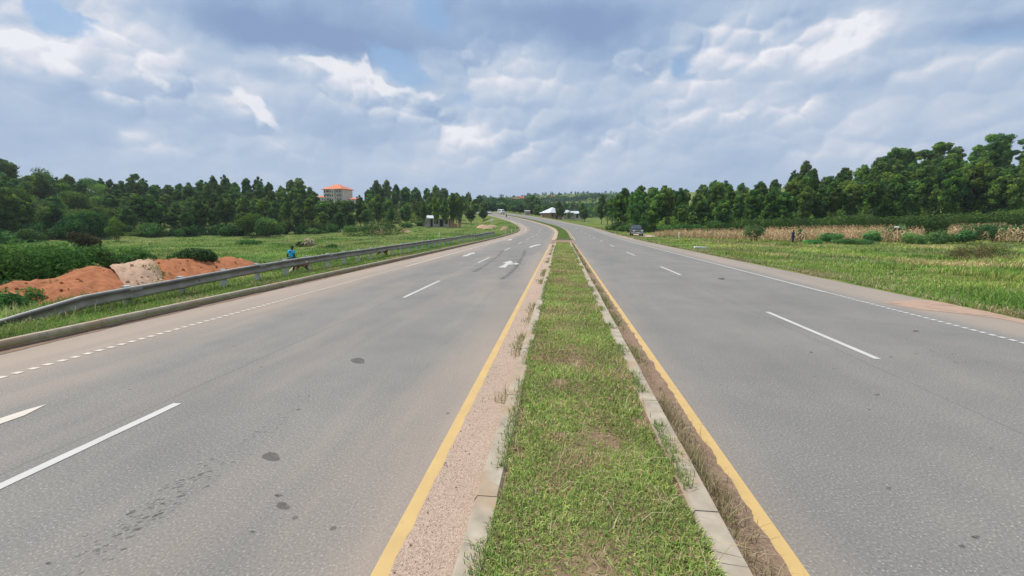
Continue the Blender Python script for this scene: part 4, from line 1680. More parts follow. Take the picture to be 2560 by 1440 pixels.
# ------------------------------------------------------------------ earth mounds behind the rail
def mound(name, q0, q1, mat, label, lift=0.0, seed=0):
    nu, nv = 60, 46
    V = []
    for j in range(nv):
        l = -18.4 + (18.4 - 12.3) * j / (nv - 1)
        f = (l + 15.5) / 3.1          # 0 at the crest, 1 at the foot
        a = q0[0] + (q0[1] - q0[0]) * max(0, f)
        b = q1[0] + (q1[1] - q1[0]) * max(0, f)
        for i in range(nu):
            q = a + (b - a) * i / (nu - 1)
            Y = l / (q - .1124)
            Yc = -15.5 / (q - .1124)
            X = l + .1124 * Y
            cz = np.interp(Yc, [9.5, 11, 12.9, 13.9, 15, 16, 17.9, 19.3, 20.6, 21.6, 23, 24.5], [.18, .40, .56, .80, .74, .84, .84, .66, .62, .34, -.05, -.4])
            g = T1(X, Y) - .22
            if l > -15.5:
                t = (l + 15.5) / 3.2
                sh = 1 - (t * t * (3 - 2 * t)) * 1.0
                sh = max(0, sh) ** .9
            else:
                t = min(1, (-15.5 - l) / 3.0)
                sh = 1 - .75 * t * t * (3 - 2 * t)
            z = g + (cz - g) * sh
            n1 = val_noise(np.array([X]), np.array([Y]), .9, 71 + seed)[0] - .5
            n2 = val_noise(np.array([X]), np.array([Y]), 3.1, 72 + seed)[0] - .5
            n3 = val_noise(np.array([X + Y * .6]), np.array([Y * .35]), 7.0, 73)[0] - .5
            w = min(1.0, sh * 1.6 + .1)
            ed = min(i, nu - 1 - i) / 5.0
            n4 = val_noise(np.array([X * 2 - Y]), np.array([Y * .5]), 4.5, 75 + seed)[0] - .5
            z += (.20 * n1 + .09 * n2 + .045 * n3 + .08 * n4) * w + lift * min(1, ed) - (.10 * max(0, 1 - ed) if (lift or i < 5 or i > nu - 6) else 0) * .5
            V.append((X, Y, z))
    i = (np.arange(nv - 1)[:, None] * nu + np.arange(nu - 1)[None]).ravel()
    Q = np.stack([i, i + 1, i + nu + 1, i + nu], -1)[:, ::-1]
    o = link(name, npmesh(name, np.array(V), [Q], smooth=True), mat)
    r_ = random.Random(seed + 40)
    mb = MB()
    for _ in range(60):
        v = V[r_.randrange(nu * 14, nu * nv)]
        a = r_.uniform(.015, .05)
        mb.box((v[0] + r_.uniform(-.1, .1), v[1] + r_.uniform(-.1, .1), v[2] + a * .3), (a * 2, a * 1.5, a * 1.2), r_.uniform(0, 3), .6)
    mb.build("clods", mat, o)["kind"] = "stuff"
    pick = [V[r_.randrange(nu * 8, nu * nv)] for _ in range(2600)]
    pick = np.array([p for p in pick if val_noise(np.array([p[0]]), np.array([p[1]]), 1.1, 77)[0] > (.70 if p[2] > .3 else .74)])
    rr = np.random.default_rng(seed)
    if len(pick) > 60:
        blades("tufts", pick + np.array([0, 0, -.02]), rr.uniform(.06, .2, len(pick)), rr.uniform(.015, .03, len(pick)), grass_cols(len(pick), rr, .35, .9), M['grass'], 1.0, o, rs=seed)["kind"] = "stuff"
    return tag(o, label, "mound")


def qx(px):
    return (px - 1280) / F * .99


mound("earth_mound", (qx(-40), qx(20)), (qx(272), qx(338)), M['red'], "red earth mound behind the guardrail, left of the pale patch", 0, 1)
mound("sand_mound", (qx(258), qx(325)), (qx(372), qx(420)), M['sand'], "pale sandy heap between two red earth mounds", .025, 2)
mound("earth_mound", (qx(362), qx(408)), (qx(632), qx(650)), M['red'], "red earth mound behind the guardrail, right of the pale patch, bush on top", 0, 3)


def leaf_thing(name, x, y, spec, n, size, base, label, cat, group=None, stem=None, seed=0, aspect=.45, shell=.5, droop=.2, z=None, rz=0, sink=.1, mat=None):
    """spec: list of (dx,dy,dz,rx,ry,rz); leaf mass as the thing's crown, with stems"""
    z0 = T1(x, y) if z is None else z
    e = empty(name, (x, y, z0 - sink), rz)
    tag(e, label, cat, group)
    V, Q, c = leaf_cloud([q[:3] for q in spec], [q[3:] for q in spec], n, size, base, seed, aspect=aspect, shell=shell, droop=droop)
    link("foliage", npmesh("foliage", V, [Q], cols=c), mat or M['leaf'], e)
    mb = MB()
    r = random.Random(seed)
    for q in spec[:stem if stem is not None else 5]:
        b = Vector((q[0] * .25, q[1] * .25, -.1))
        t = Vector(q[:3])
        mb.tube([b, b.lerp(t, .5) + Vector((0, 0, .1 * t.z)), t], [.035 * (1 + t.z * .2), .025 * (1 + t.z * .2), .01], 5, False)
    mb.build("stems", M['darkbark'], e)
    return e


SHR = np.array([(0.090, 0.200, 0.052), (0.072, 0.165, 0.048), (0.120, 0.240, 0.060)])
DARKSHR = np.array([(0.060, 0.112, 0.040), (0.078, 0.120, 0.048)])
BRIGHT = np.array([(0.12, 0.23, 0.035), (0.15, 0.25, 0.04)])


def shrub(px, Y, top, wpx, label, base=SHR, n=3000, size=.09, seed=0, name="shrub", cat="shrub", group=None, k=6, depth=1.0, z=None, aspect=.45, droop=.3):
    r = random.Random(seed * 7 + 3)
    X = mark_x(px, Y)
    g = T1(X, Y) if z is None else z
    h = max(.3, P(px, top, Y)[2] - g)
    R_ = wpx / 2 / F * Y
    spec = [(0, 0, h * .55, R_ * .62, R_ * .62 * depth, h * .42)]
    for i in range(k):
        a = 6.28 * i / k + r.uniform(-.4, .4)
        q = r.uniform(.45, .7)
        rr = R_ * r.uniform(.32, .46)
        spec.append((R_ * q * math.cos(a), R_ * q * math.sin(a) * depth, h * r.uniform(.3, .72), rr, rr, min(h * .32, rr)))
    return leaf_thing(name, X, Y, spec, n, size, base, label, cat, group, seed=seed, z=z, aspect=aspect, droop=droop)


for i, (px, Y, top, w, nn, lab) in enumerate([
        (-70, 16.5, 600, 240, 4500, "large leafy dark green shrub behind the red mound, at the picture's left side"),
        (70, 18, 592, 230, 7500, "large leafy green shrub behind the red mound, widest of the clump"),
        (178, 19.5, 607, 150, 5000, "leafy green shrub in the dark clump, right of the widest one")]):
    shrub(px, Y, top, w, lab, n=nn, size=.085, seed=200 + i, group="leafy shrubs behind the red mound", k=9, aspect=.3, droop=.1)
shrub(252, 20.5, 608, 92, "dull dark grey-green shrub at the right end of the dark clump", DARKSHR, 3500, .07, 210, k=8)
shrub(338, 25, 613, 92, "low round green bush between the dark clump and the bush-topped mound", SHR * 1.1, 2600, .085, 211)
shrub(482, 18.6, 611, 108, "dark bush growing on top of the right red mound", DARKSHR * 1.05, 3800, .07, 212, k=8, z=.42)
shrub(430, 22.5, 628, 50, "small low bush at the left foot of the mound-top bush", SHR, 1200, .07, 213)
shrub(208, 56, 578, 70, "brown-leaved bush standing in front of the left wood", np.array([(.10, .085, .04), (.075, .07, .035)]), 2200, .16, 214)
for i, (px, Y, top, w, lab) in enumerate([(-10, 10.7, 722, 150, "leafy green bush below the guardrail's sloping end"), (62, 11.9, 706, 130, "leafy green bush beside the red soil at lower left of the mound"), (22, 12.6, 690, 110, "weedy brownish bush at the left foot of the red mound")]):
    shrub(px, Y, top, w, lab, SHR if i < 2 else DARKSHR * 1.4, 2400, .06, 220 + i, group=None)
shrub(618, 60, 596, 60, "low scrubby bush in the field left of the dead stump", SHR, 900, .12, 226)
shrub(828, 44, 606, 34, "small dark weed clump in the field right of the dead stump", SHR, 700, .1, 227)
shrub(1165, 40, 600, 1, "x", n=10) if False else None

# undergrowth at the foot of both woods
r = random.Random(31)
protos = []
for i in range(5):
    cs = [(r.uniform(-1, 1) * 1.3, r.uniform(-1, 1), r.uniform(.5, 1.5)) for _ in range(8)]
    V, Q, c = leaf_cloud(cs, [(r.uniform(.6, 1.0),) * 2 + (r.uniform(.5, .8),) for _ in cs], 1700, .16, SHR * .95, 300 + i, droop=.1)
    me = npmesh("foliage", V, [Q], cols=c)
    me.materials.append(M['leaf'])
    tm, _ = trunk_mesh(1.4, .06, 310 + i, [(.4, .8, .8), (.5, .7, .9), (.3, .8, .6)], name="stems")
    tm.materials.append(M['darkbark'])
    protos.append((me, tm))


def under(px, Y, w, h, label, grp, name="undergrowth_bush"):
    X = mark_x(px, Y)
    me, tm = protos[r.randrange(5)]
    e = empty(name, (X, Y, T1(X, Y) - .15), r.uniform(0, 6.28))
    e.scale = (w / 3.6, w / 3.6, h / 2.1)
    tag(e, label, "bush", grp)
    for nm, m_ in (("foliage", me), ("stems", tm)):
        o_ = bpy.data.objects.new(nm, m_)
        C.objects.link(o_)
        o_.parent = e


le = np.array(LEFT_EDGE, float)
px = -60
while px < 1060:
    Y = np.interp(px, le[:, 0], le[:, 1]) * r.uniform(.95, .99)
    h = r.uniform(1.6, 4.2) if px < 880 else r.uniform(1.2, 2.2)
    under(px, Y, r.uniform(4, 7), h, f"{'tall' if h > 3 else 'low'} bush at the wood's foot, {landmark_left(px)}", "undergrowth along the foot of the left wood")
    px += r.uniform(24, 44)
re_ = np.array(RIGHT_EDGE, float)
px = 1550
while px < 2600:
    Y = np.interp(px, re_[:, 0], re_[:, 1]) * r.uniform(.975, 1.04)
    h = r.uniform(1.2, 3.2)
    under(px, Y, r.uniform(4.5, 7), h, f"{'tall' if h > 2.4 else 'low'} bush among the trunks, {landmark_right(px)}", "undergrowth along the foot of the right wood")
    px += r.uniform(24, 44)
shrub(628, 106, 528, 62, "bright yellow-green leafy tree at the front of the left wood", BRIGHT * .85, 2600, .26, 230, "broadleaf_tree", "tree", k=9)
shrub(665, 106, 540, 60, "mid-green bushy tree right of the bright yellow-green one", SHR * 1.2, 3200, .24, 231, "broadleaf_tree", "tree", k=8)
for q_, (a_, t_, w_) in enumerate(((182, 528, 70), (225, 520, 84))):
    shrub(a_, 90 + q_ * 4, t_, w_, ("smaller" if q_ == 0 else "wider") + " mid-green leafy tree in front of the left wood, above the dark shrubs", SHR * .95, 3000, .24, 232 + q_ * 9, "broadleaf_tree", "tree", k=11)
shrub(288, 90, 538, 42, "small light green tree at the foot of the left wood", BRIGHT * .75, 2200, .2, 233, "broadleaf_tree", "tree", k=6)
shrub(2208, 88, 505, 60, "light green layered tree at the edge of the right wood", BRIGHT * .7, 2600, .22, 234, "broadleaf_tree", "tree", k=8)
shrub(2250, 88, 540, 1, "x", n=10) if False else None


# ------------------------------------------------------------------ hedges
def hedge(pts, h, label, n, seed):
    """pts: (px, top_py, Y)"""
    P0 = np.array([(mark_x(a, Y), Y, P(a, t, Y)[2]) for a, t, Y in pts])
    c0 = P0[0]
    e = empty("hedge", (c0[0], c0[1], T1(c0[0], c0[1])))
    tag(e, label, "hedge")
    rr = random.Random(seed)
    cs, rs_ = [], []
    L_ = np.concatenate([[0], np.cumsum(np.hypot(np.diff(P0[:, 0]), np.diff(P0[:, 1])))])
    d = 0
    while d < L_[-1]:
        x, y, z = [np.interp(d, L_, P0[:, i]) for i in range(3)]
        g = T1(x, y)
        z += .25 * wob(np.array([d]), .5, seed)[0]
        for q in (.25, .68):
            rad = max(.5, (z - g) * .36)
            cs.append((x - c0[0] + rr.uniform(-.4, .4), y - c0[1] + rr.uniform(-.5, .5), g + (z - g) * q - e.location.z))
            rs_.append((rad * 1.3, rad * 1.1, rad))
        d += 1.1
    V, Q, c = leaf_cloud(cs, rs_, n, .15, np.array([(.080, .155, .038), (.062, .128, .035)]), seed, clumpvar=.12, droop=0)
    link("foliage", npmesh("foliage", V, [Q], cols=c), M['leaf'], e)
    mb = MB()
    for q in range(0, len(cs), 6):
        x, y, z = cs[q]
        gz = T1(x + c0[0], y + c0[1]) - e.location.z
        mb.tube([(x, y, gz - .1), (x + .1, y, gz + 1)], .04, 5)
    mb.build("stems", M['darkbark'], e)


hedge([(1815, 556, 82), (1900, 547, 82), (1980, 544, 81), (2060, 546, 80)], 2, "low rounded green hedge behind the maize, left part", 9000, 41)
hedge([(2065, 541, 79), (2150, 539, 79), (2240, 541, 78), (2330, 537, 77), (2450, 531, 76), (2560, 523, 75), (2660, 518, 74)], 2.5, "long clipped green hedge behind the maize, right part", 26000, 42)
hedge([(870, 566, 108), (930, 563, 112), (1010, 566, 118)], 1.4, "dark scrubby hedge in the left field below the wood", 3500, 43)


# ------------------------------------------------------------------ maize
M['maize'] = leafmat("dry_maize", 0.25, 0.01, 0.15)


def maize_arrays(seed, h=2.1):
    r = random.Random(seed)
    V, Q, c = [], [], []

    def quadstrip(pts, ws, col):
        b = len(V)
        for i, (p, w) in enumerate(zip(pts, ws)):
            d = (pts[min(i + 1, len(pts) - 1)] - pts[max(i - 1, 0)])
            sd = d.cross(Vector((0.3, 0.2, 1))).normalized() * w
            V.append(tuple(p - sd))
            V.append(tuple(p + sd))
            c.extend([col] * 2)
            if i:
                Q.append((b + 2 * i - 2, b + 2 * i - 1, b + 2 * i + 1, b + 2 * i))
    lean = Vector((r.uniform(-.12, .12), r.uniform(-.12, .12), 1)) * h
    colr = [(0.66, 0.46, 0.28), (0.60, 0.39, 0.23), (0.72, 0.55, 0.34), (0.46, 0.33, 0.18)]
    b = len(V)
    for z, w in ((0, .022), (.55, .018), (1, .008)):
        for a in range(3):
            p = lean * z + Vector((math.cos(a * 2.1) * w, math.sin(a * 2.1) * w, 0))
            V.append(tuple(p))
            c.append(colr[3])
    for i in range(2):
        for a in range(3):
            Q.append((b + i * 3 + a, b + i * 3 + (a + 1) % 3, b + i * 3 + 3 + (a + 1) % 3, b + i * 3 + 3 + a))
    for i in range(9):
        t = .2 + .75 * i / 9
        a = i * 2.6 + r.uniform(-.5, .5)
        d = Vector((math.cos(a), math.sin(a), 0))
        L_ = r.uniform(.35, .65)
        p0 = lean * t
        p1 = p0 + d * L_ * .45 + Vector((0, 0, .16))
        p2 = p0 + d * L_ * .8 + Vector((0, 0, -.05))
        p3 = p0 + d * L_ * .85 + Vector((0, 0, -.38))
        quadstrip([p0, p1, p2, p3], [.03, .05, .04, .01], colr[r.randrange(3)])
    for i in range(4):
        a = i * 1.6
        p0 = lean
        quadstrip([p0, p0 + Vector((math.cos(a) * .1, math.sin(a) * .1, .28))], [.022, .012], colr[1])
    return np.array(V), np.array(Q), np.array(c)


MZ = [maize_arrays(i) for i in range(6)]


def maize():
    r = random.Random(51)
    meshes = []
    for V, Q, c in MZ:
        me = npmesh("maize_plant", V, [Q], cols=c)
        me.materials.append(M['maize'])
        meshes.append(me)
    # single plants: the front rows
    front = [(1628, 72), (1700, 70), (1800, 66), (1900, 63), (2000, 60), (2100, 57), (2200, 55), (2300, 53), (2420, 52), (2560, 50)]
    fx = [a for a, b in front]
    fy = [b for a, b in front]
    n = 0
    for row in range(2):
        px = 1632
        while px < 2560 and n < 230:
            Y = np.interp(px, fx, fy) + row * 1.3 + r.uniform(-.5, .5)
            if px > 2215 and val_noise(np.array([px * .02]), np.array([3.0]), 1, 3)[0] < .38:
                px += 9
                continue
            X = mark_x(px, Y)
            o = bpy.data.objects.new("maize_plant", meshes[r.randrange(6)])
            C.objects.link(o)
            hk = .84 * np.interp(px, [1628, 1720, 2000, 2560], [.5, .75, 1.0, 1.02]) * r.uniform(.8, 1.12)
            o.scale = (hk * 1.05, hk * 1.05, hk)
            o.location = (X, Y, T1(X, Y))
            o.rotation_euler = (r.uniform(-.06, .06), r.uniform(-.06, .06), r.uniform(0, 6.28))
            where = ("near the white marker post" if px < 1760 else "left of the sapling" if px < 1870 else "between the sapling and the standing person" if px < 1975 else "right of the standing person" if px < 2090
                     else "left of the stooping person" if px < 2215 else "among the cassava bushes" if px < 2440 else "above the brown brush heap")
            tag(o, f"dry maize plant in the {'front' if row == 0 else 'second'} row, {where}", "maize plant", "dry maize plants along the field's front")
            n += 1
            px += r.uniform(6.5, 11) if row == 0 else r.uniform(8, 14)
    Vs, Qs, Cs, b = [], [], [], 0
    for i in range(2400):
        px = r.uniform(1640, 2640)
        Y0 = np.interp(px, fx, fy) + 2.4
        Y1 = np.interp(px, [1628, 2000, 2560], [79, 76, 70])
        Y = r.uniform(Y0, Y1)
        if px > 2250 and val_noise(np.array([px * .02]), np.array([Y * .1]), 1, 3)[0] < .42:
            continue
        X = mark_x(px, Y)
        V, Q, c = MZ[r.randrange(6)]
        a = r.uniform(0, 6.28)
        k_ = .80 * np.interp(px, [1628, 1720, 2000, 2560], [.5, .75, 1.0, 1.02]) * r.uniform(.75, 1.15)
        Rm = np.array([[math.cos(a), -math.sin(a), 0], [math.sin(a), math.cos(a), 0], [0, 0, 1]])
        Vs.append((V * k_) @ Rm.T + np.array([X, Y, T1(X, Y)]))
        Qs.append(Q + b)
        gq_ = r.random() < .22
        Cs.append(c * (np.array([.42, .75, .40]) if gq_ else 1.0) * r.uniform(.8, 1.2))
        b += len(V)
    tag(link("maize_field", npmesh("maize_field", np.vstack(Vs), [np.vstack(Qs)], cols=np.vstack(Cs)), M['maize']), "rows of dry brown maize filling the field before the hedge", "maize field", kind="stuff")
    # a thin dry patch in the left field
    for i in range(26):
        px = r.uniform(925, 1020)
        Y = r.uniform(112, 122)
        X = mark_x(px, Y)
        o = bpy.data.objects.new("maize_plant", meshes[r.randrange(6)])
        C.objects.link(o)
        o.scale = (1.1, 1.1, r.uniform(.6, .95))
        o.location = (X, Y, T1(X, Y))
        o.rotation_euler = (0, 0, r.uniform(0, 6.28))
        tag(o, "dry maize plant in the far thin patch before the left wood", "maize plant", "dry maize plants in the left field")


maize()

CAS = np.array([(0.130, 0.265, 0.085), (0.105, 0.225, 0.080), (0.16, 0.29, 0.09)])
for i, (px, Y, top, w, lab) in enumerate([
        (2080, 55, 578, 60, "bright leafy bush before the maize, right of the standing person"), (2178, 53, 572, 42, "cassava bush left of the stooping person"),
        (2238, 58, 560, 64, "tall cassava bush right behind the stooping person"), (2285, 52, 578, 62, "broad cassava bush just right of the stooping person"),
        (2348, 52, 573, 54, "cassava bush between two gaps in the maize"), (2412, 51, 571, 52, "cassava bush left of the pale withered maize stalk"),
        (2432, 56, 556, 60, "cassava bush behind the pale withered maize stalk"), (2495, 53, 552, 60, "tall cassava bush above the brown brush heap"),
        (2558, 52, 556, 46, "cassava bush at the right side of the picture"), (2135, 52, 594, 90, "low leafy weeds below the maize, left of the cassava"), (2032, 55, 597, 50, "low green weeds right of the standing person's feet")]):
    shrub(px, Y, top, w, lab, CAS if "cassava" in lab else SHR * 1.5, 1500, .17, 400 + i, "cassava_plant" if "cassava" in lab else "weed_bush", "cassava plant" if "cassava" in lab else "bush", k=7, aspect=.25, droop=0.0)
shrub(1888, 61, 556, 58, "lone feathery sapling in front of the maize", DARKSHR * 1.7, 1500, .11, 420, "sapling", "tree", k=7)
shrub(2002, 62, 566, 22, "narrow dark green plant beside the standing person", SHR, 900, .12, 421, "weed_bush", "bush")
shrub(1795, 40, 612, 1, "x", n=10) if False else None


def brush_heap():
    Y = 31
    X = mark_x(2465, Y)
    g = T1(X, Y)
    e = empty("brush_heap", (X, Y, g - .1))
    tag(e, "overgrown heap of brown cut brush in the right-hand grass", "brush heap")
    r_ = random.Random(3)
    spec = [(r_.uniform(-1.7, 1.7), r_.uniform(-.8, .8), r_.uniform(.2, .9), .6, .5, .4) for _ in range(14)]
    V, Q, c = leaf_cloud([q[:3] for q in spec], [q[3:] for q in spec], 4200, .05, np.array([(.20, .145, .07), (.13, .12, .045), (.10, .14, .04), (.24, .18, .09)]), 77, aspect=.3, clumpvar=.3)
    link("foliage", npmesh("foliage", V, [Q], cols=c), M['leaf'], e)
    mb = MB()
    for _ in range(170):
        p = Vector((r_.uniform(-2, 2), r_.uniform(-.9, .9), 0))
        p.z = max(0, 1.15 * (1 - (p.x / 2.2) ** 2)) * r_.uniform(.2, 1)
        a, el = r_.uniform(0, 6.28), r_.uniform(-.2, .8)
        L_ = r_.uniform(.3, .9)
        q = p + Vector((math.cos(a) * math.cos(el), math.sin(a) * math.cos(el), math.sin(el))) * L_
        mb.tube([p, p.lerp(q, .5) + Vector((0, 0, .05)), q], [.012, .01, .004], 4, False)
    mb.build("twigs", plain("dry_twig", (.20, .14, .08), .9), e)


brush_heap()


def stump():
    Y = 50
    X = mark_x(772, Y)
    e = empty("dead_stump", (X, Y, T1(X, Y) - .05))
    tag(e, "uprooted pale tree stump with spreading roots in the left field", "stump")
    r_ = random.Random(8)
    mb = MB()
    mb.tube([(-.1, 0, 0), (-.05, 0, .5), (-.15, 0, 1.0)], [.34, .26, .16], 9)
    for i in range(11):
        a = 6.28 * i / 11 + r_.uniform(-.3, .3)
        L_ = r_.uniform(.6, 1.5)
        z = r_.uniform(.1, .7)
        mb.tube([(0, 0, z), (math.cos(a) * L_ * .5, math.sin(a) * L_ * .4, z + .15), (math.cos(a) * L_, math.sin(a) * L_ * .6, max(.02, z - .35))], [.14, .08, .025], 6)
    mb.build("roots", plain("dead_wood", (.36, .28, .20), .95, 0, .3, 4, .5), e, True)


stump()
shrub(752, 50.5, 602, 34, "low weeds around the uprooted stump", DARKSHR, 600, .09, 430)


# ------------------------------------------------------------------ marker posts, stones, sand heaps, litter
M['whitep'] = plain("white_painted_concrete", (0.72, 0.71, 0.66), 0.8, 0, .08, 6, .1)
M['black'] = plain("black_paint", (0.03, 0.03, 0.03), 0.6)


def marker(px, py, Y, h, w, label, group=None):
    X = mark_x(px, Y)
    g = T1(X, Y)
    zb = P(px, py, Y)[2]
    mb = MB()
    mb.box((0, 0, h * .46), (w, w * .8, h * .92), 0, .92)
    mb.box((0, 0, h * .95), (w * .9, w * .7, h * .07), 0, .6)
    o = mb.build("marker_post", M['whitep'], None, False, .01)
    o.location = (X, Y, min(g, zb + .1) if abs(g - zb) < .5 else g)
    tag(o, label, "marker post", group)


marker(1098, 597, 66, .85, .20, "white concrete marker post standing behind the guardrail")
marker(1699, 592, 70, .95, .22, "white concrete marker post in the grass right of the parked car")
for i, (px, lab) in enumerate([(1262, "nearest white kerbside post past the guardrail's end"), (1277, "second white kerbside post past the guardrail's end"), (1288, "third white kerbside post at the bend"), (1294, "white kerbside post beyond the bend, nearest the kerb tip")]):
    l = LK - .45
    s = s_at(l, px, (80, 90, 98, 112)[i], (112, 120, 128, 150)[i])
    p = road(s, l, .1)
    mb = MB()
    mb.box((0, 0, .36), (.16, .13, .72), 0, .92)
    mb.box((0, 0, .75), (.14, .11, .06), 0, .6)
    o = mb.build("kerb_post", M['whitep'])
    o.location = tuple(p)
    tag(o, lab, "marker post", "white posts along the left kerb at the bend")

mb = MB()
mb.prism([(-.55, -.14), (-.3, -.2), (.3, -.17), (.55, -.08), (.52, .12), (.1, .2), (-.5, .15)], 0, .18)
o = mb.build("white_slab", M['whitep'], None, False, .04)
Xs = mark_x(1752, 37)
o.location = (Xs, 37, T1(Xs, 37) + .10)
o.rotation_euler = (0, .06, .1)
tag(o, "fallen white painted concrete marker lying in the right verge", "concrete slab")


def litter(px, Y, s, label, mat):
    bm = bmesh.new()
    bmesh.ops.create_icosphere(bm, subdivisions=2, radius=1)
    rr = random.Random(px)
    for v in bm.verts:
        v.co *= rr.uniform(.7, 1.2)
        v.co.z *= .5
    me = bpy.data.meshes.new("litter")
    bm.to_mesh(me)
    bm.free()
    o = link("litter", me, mat)
    X = mark_x(px, Y)
    o.location = (X, Y, T1(X, Y) + s * .9)
    o.scale = (s, s, s)
    tag(o, label, "litter")


litter(1636, 70, .17, "pale plastic scrap in the grass by the side road mouth", plain("pale_plastic", (.65, .70, .5), .5))
litter(2238, 18.5, .04, "small white plastic scrap in the verge grass right of the road", M['whitep'])
litter(1465, 170, .3, "pale scrap in the grass below the white-roofed houses", M['whitep'])


def sand_heap(px, py, Y, wpx, h, label, mat, humps=1, seed=0):
    X = mark_x(px, Y)
    z = P(px, py, Y)[2]
    g = T1(X, Y)
    R_ = wpx / 2 / F * Y
    n = 26
    V, Q = [], []
    for j in range(n):
        for i in range(n):
            u, v = i / (n - 1) * 2 - 1, j / (n - 1) * 2 - 1
            rr = math.hypot(u, v)
            hh = max(0, 1 - rr ** 2) * h
            if humps == 2:
                hh = max(0, 1 - rr ** 2) ** .6 * h * (.55 + .45 * abs(math.sin(u * 2.6)))
            nz = (val_noise(np.array([u * 3]), np.array([v * 3]), 1.3, seed)[0] - .5) * .3 * h * (hh > .02)
            V.append((u * R_, v * R_ * .7, hh + nz - .12 - .2 * max(0, rr - .85)))
    i = (np.arange(n - 1)[:, None] * n + np.arange(n - 1)[None]).ravel()
    o = link("sand_heap", npmesh("sand_heap", np.array(V), [np.stack([i, i + 1, i + n + 1, i + n], -1)], smooth=True), mat)
    o.location = (X, Y, g + .05)
    tag(o, label, "sand heap")


sand_heap(1219, 563, 138, 54, 1.1, "two-humped pale sand heap at the wood's end", M['sand'], 2, 1)
sand_heap(1219, 568, 128, 40, .35, "flat pale sand spread below the two-humped heap", M['sand'], 1, 2)
sand_heap(1262, 573, 112, 24, .75, "small pale sand heap near the kerb posts", M['sand'], 1, 3)
sand_heap(2440, 690, 21.5, 160, .06, "bare strip of reddish soil in the right-hand grass", M['mud'], 1, 4)
sand_heap(1020, 570, 125, 22, .5, "small grey sand pile in the left field before the wood", M['sand'], 1, 5)

# the white board on two legs at the far left verge
Y = 140
X = mark_x(1229.5, Y)
g = T1(X, Y)
e = empty("sign_board", (X, Y, g))
tag(e, "small white square board on two posts by the far left verge", "sign")
MB().box((0, 0, P(1229, 550, Y)[2] - g), (.95, .06, .8)).build("board", M['whitep'], e)
MB().box((-.4, .05, .7), (.08, .08, 1.6)).build("leg", M['post'], e)
MB().box((.4, .05, .7), (.08, .08, 1.6)).build("leg", M['post'], e)


# stones lying on the gravel and road
def pebbles():
    r_ = random.Random(9)
    V, Fc, cols = [], [], []
    ico = [(0, 0, 1), (.89, 0, .45), (.28, .85, .45), (-.72, .53, .45), (-.72, -.53, .45), (.28, -.85, .45), (.72, .53, -.45), (-.28, .85, -.45), (-.89, 0, -.45), (-.28, -.85, -.45), (.72, -.53, -.45), (0, 0, -1)]
    fc = [(0, 1, 2), (0, 2, 3), (0, 3, 4), (0, 4, 5), (0, 5, 1), (1, 6, 2), (2, 7, 3), (3, 8, 4), (4, 9, 5), (5, 10, 1), (2, 6, 7), (3, 7, 8), (4, 8, 9), (5, 9, 10), (1, 10, 6), (6, 11, 7), (7, 11, 8), (8, 11, 9), (9, 11, 10), (10, 11, 6)]
    for i in range(3600):
        if i < 2300:
            l, s = r_.uniform(-1.03, -.63), .9 + 11 * r_.random() ** 1.6
        elif i < 3000:
            l, s = r_.uniform(1.25, 1.5), 1.2 + 16 * r_.random() ** 1.4
        else:
            l, s = r_.choice([r_.uniform(-8, -1.2), r_.uniform(1.7, 8)]), 1.2 + 12 * r_.random() ** 1.2
        a = r_.uniform(.0016, .0045) * (2.2 if r_.random() < .04 else 1)
        if i >= 3000:
            a *= .8
        p = road(s, l, .018 if i < 3000 else .002)
        col = r_.choice([(.42, .31, .24), (.34, .22, .16), (.5, .42, .34), (.16, .10, .08), (.27, .13, .08)])
        b = len(V)
        for v in ico:
            k_ = r_.uniform(.75, 1.2)
            V.append((p[0] + v[0] * a * k_, p[1] + v[1] * a * k_, p[2] + v[2] * a * .7 * k_ + a * .4))
            cols.append(col)
        Fc += [tuple(b + q for q in f) for f in fc]
    tag(link("pebbles", npmesh("pebbles", np.array(V), [np.array(Fc)], cols=np.array(cols)), M['peb']), "small pebbles scattered on the gravel strip and road", "pebbles", kind="stuff")


m_, nt, N, L, B = newmat("pebble")
at = N.new("ShaderNodeAttribute")
at.attribute_name = "col"
L.new(at.outputs["Color"], B.inputs["Base Color"])
B.inputs["Roughness"].default_value = .9
M['peb'] = m_
pebbles()


# ------------------------------------------------------------------ buildings
def wallmat(name, col, **k):
    return plain(name, col, .9, 0, .10, 1.5, .1, .2, **k)


M['tin'] = plain("white_tin_roof", (.60, .62, .64), .45, .1, .06, 1.5)
M['oldtin'] = plain("pinkish_old_tin_roof", (.36, .30, .27), .7, .0, .15, 1)
M['tile'] = plain("orange_roof_tiles", (.62, .17, .06), .75, 0, .14, 3)
M['redroof'] = plain("red_roof_sheets", (.55, .10, .07), .65, 0, .1, 1)
M['cream'] = wallmat("cream_plaster", (.60, .53, .45), dirt=(.42, .34, .28))
M['grey'] = wallmat("bare_concrete", (.40, .36, .32), dirt=(.26, .24, .22))
M['brick'] = wallmat("pinkish_brick", (.46, .27, .21), dirt=(.38, .24, .19))
M['dark'] = plain("dark_opening", (.02, .02, .022), .8, 0, .05)
M['glass'] = plain("window_glass", (.04, .05, .06), .15, 0, .05)


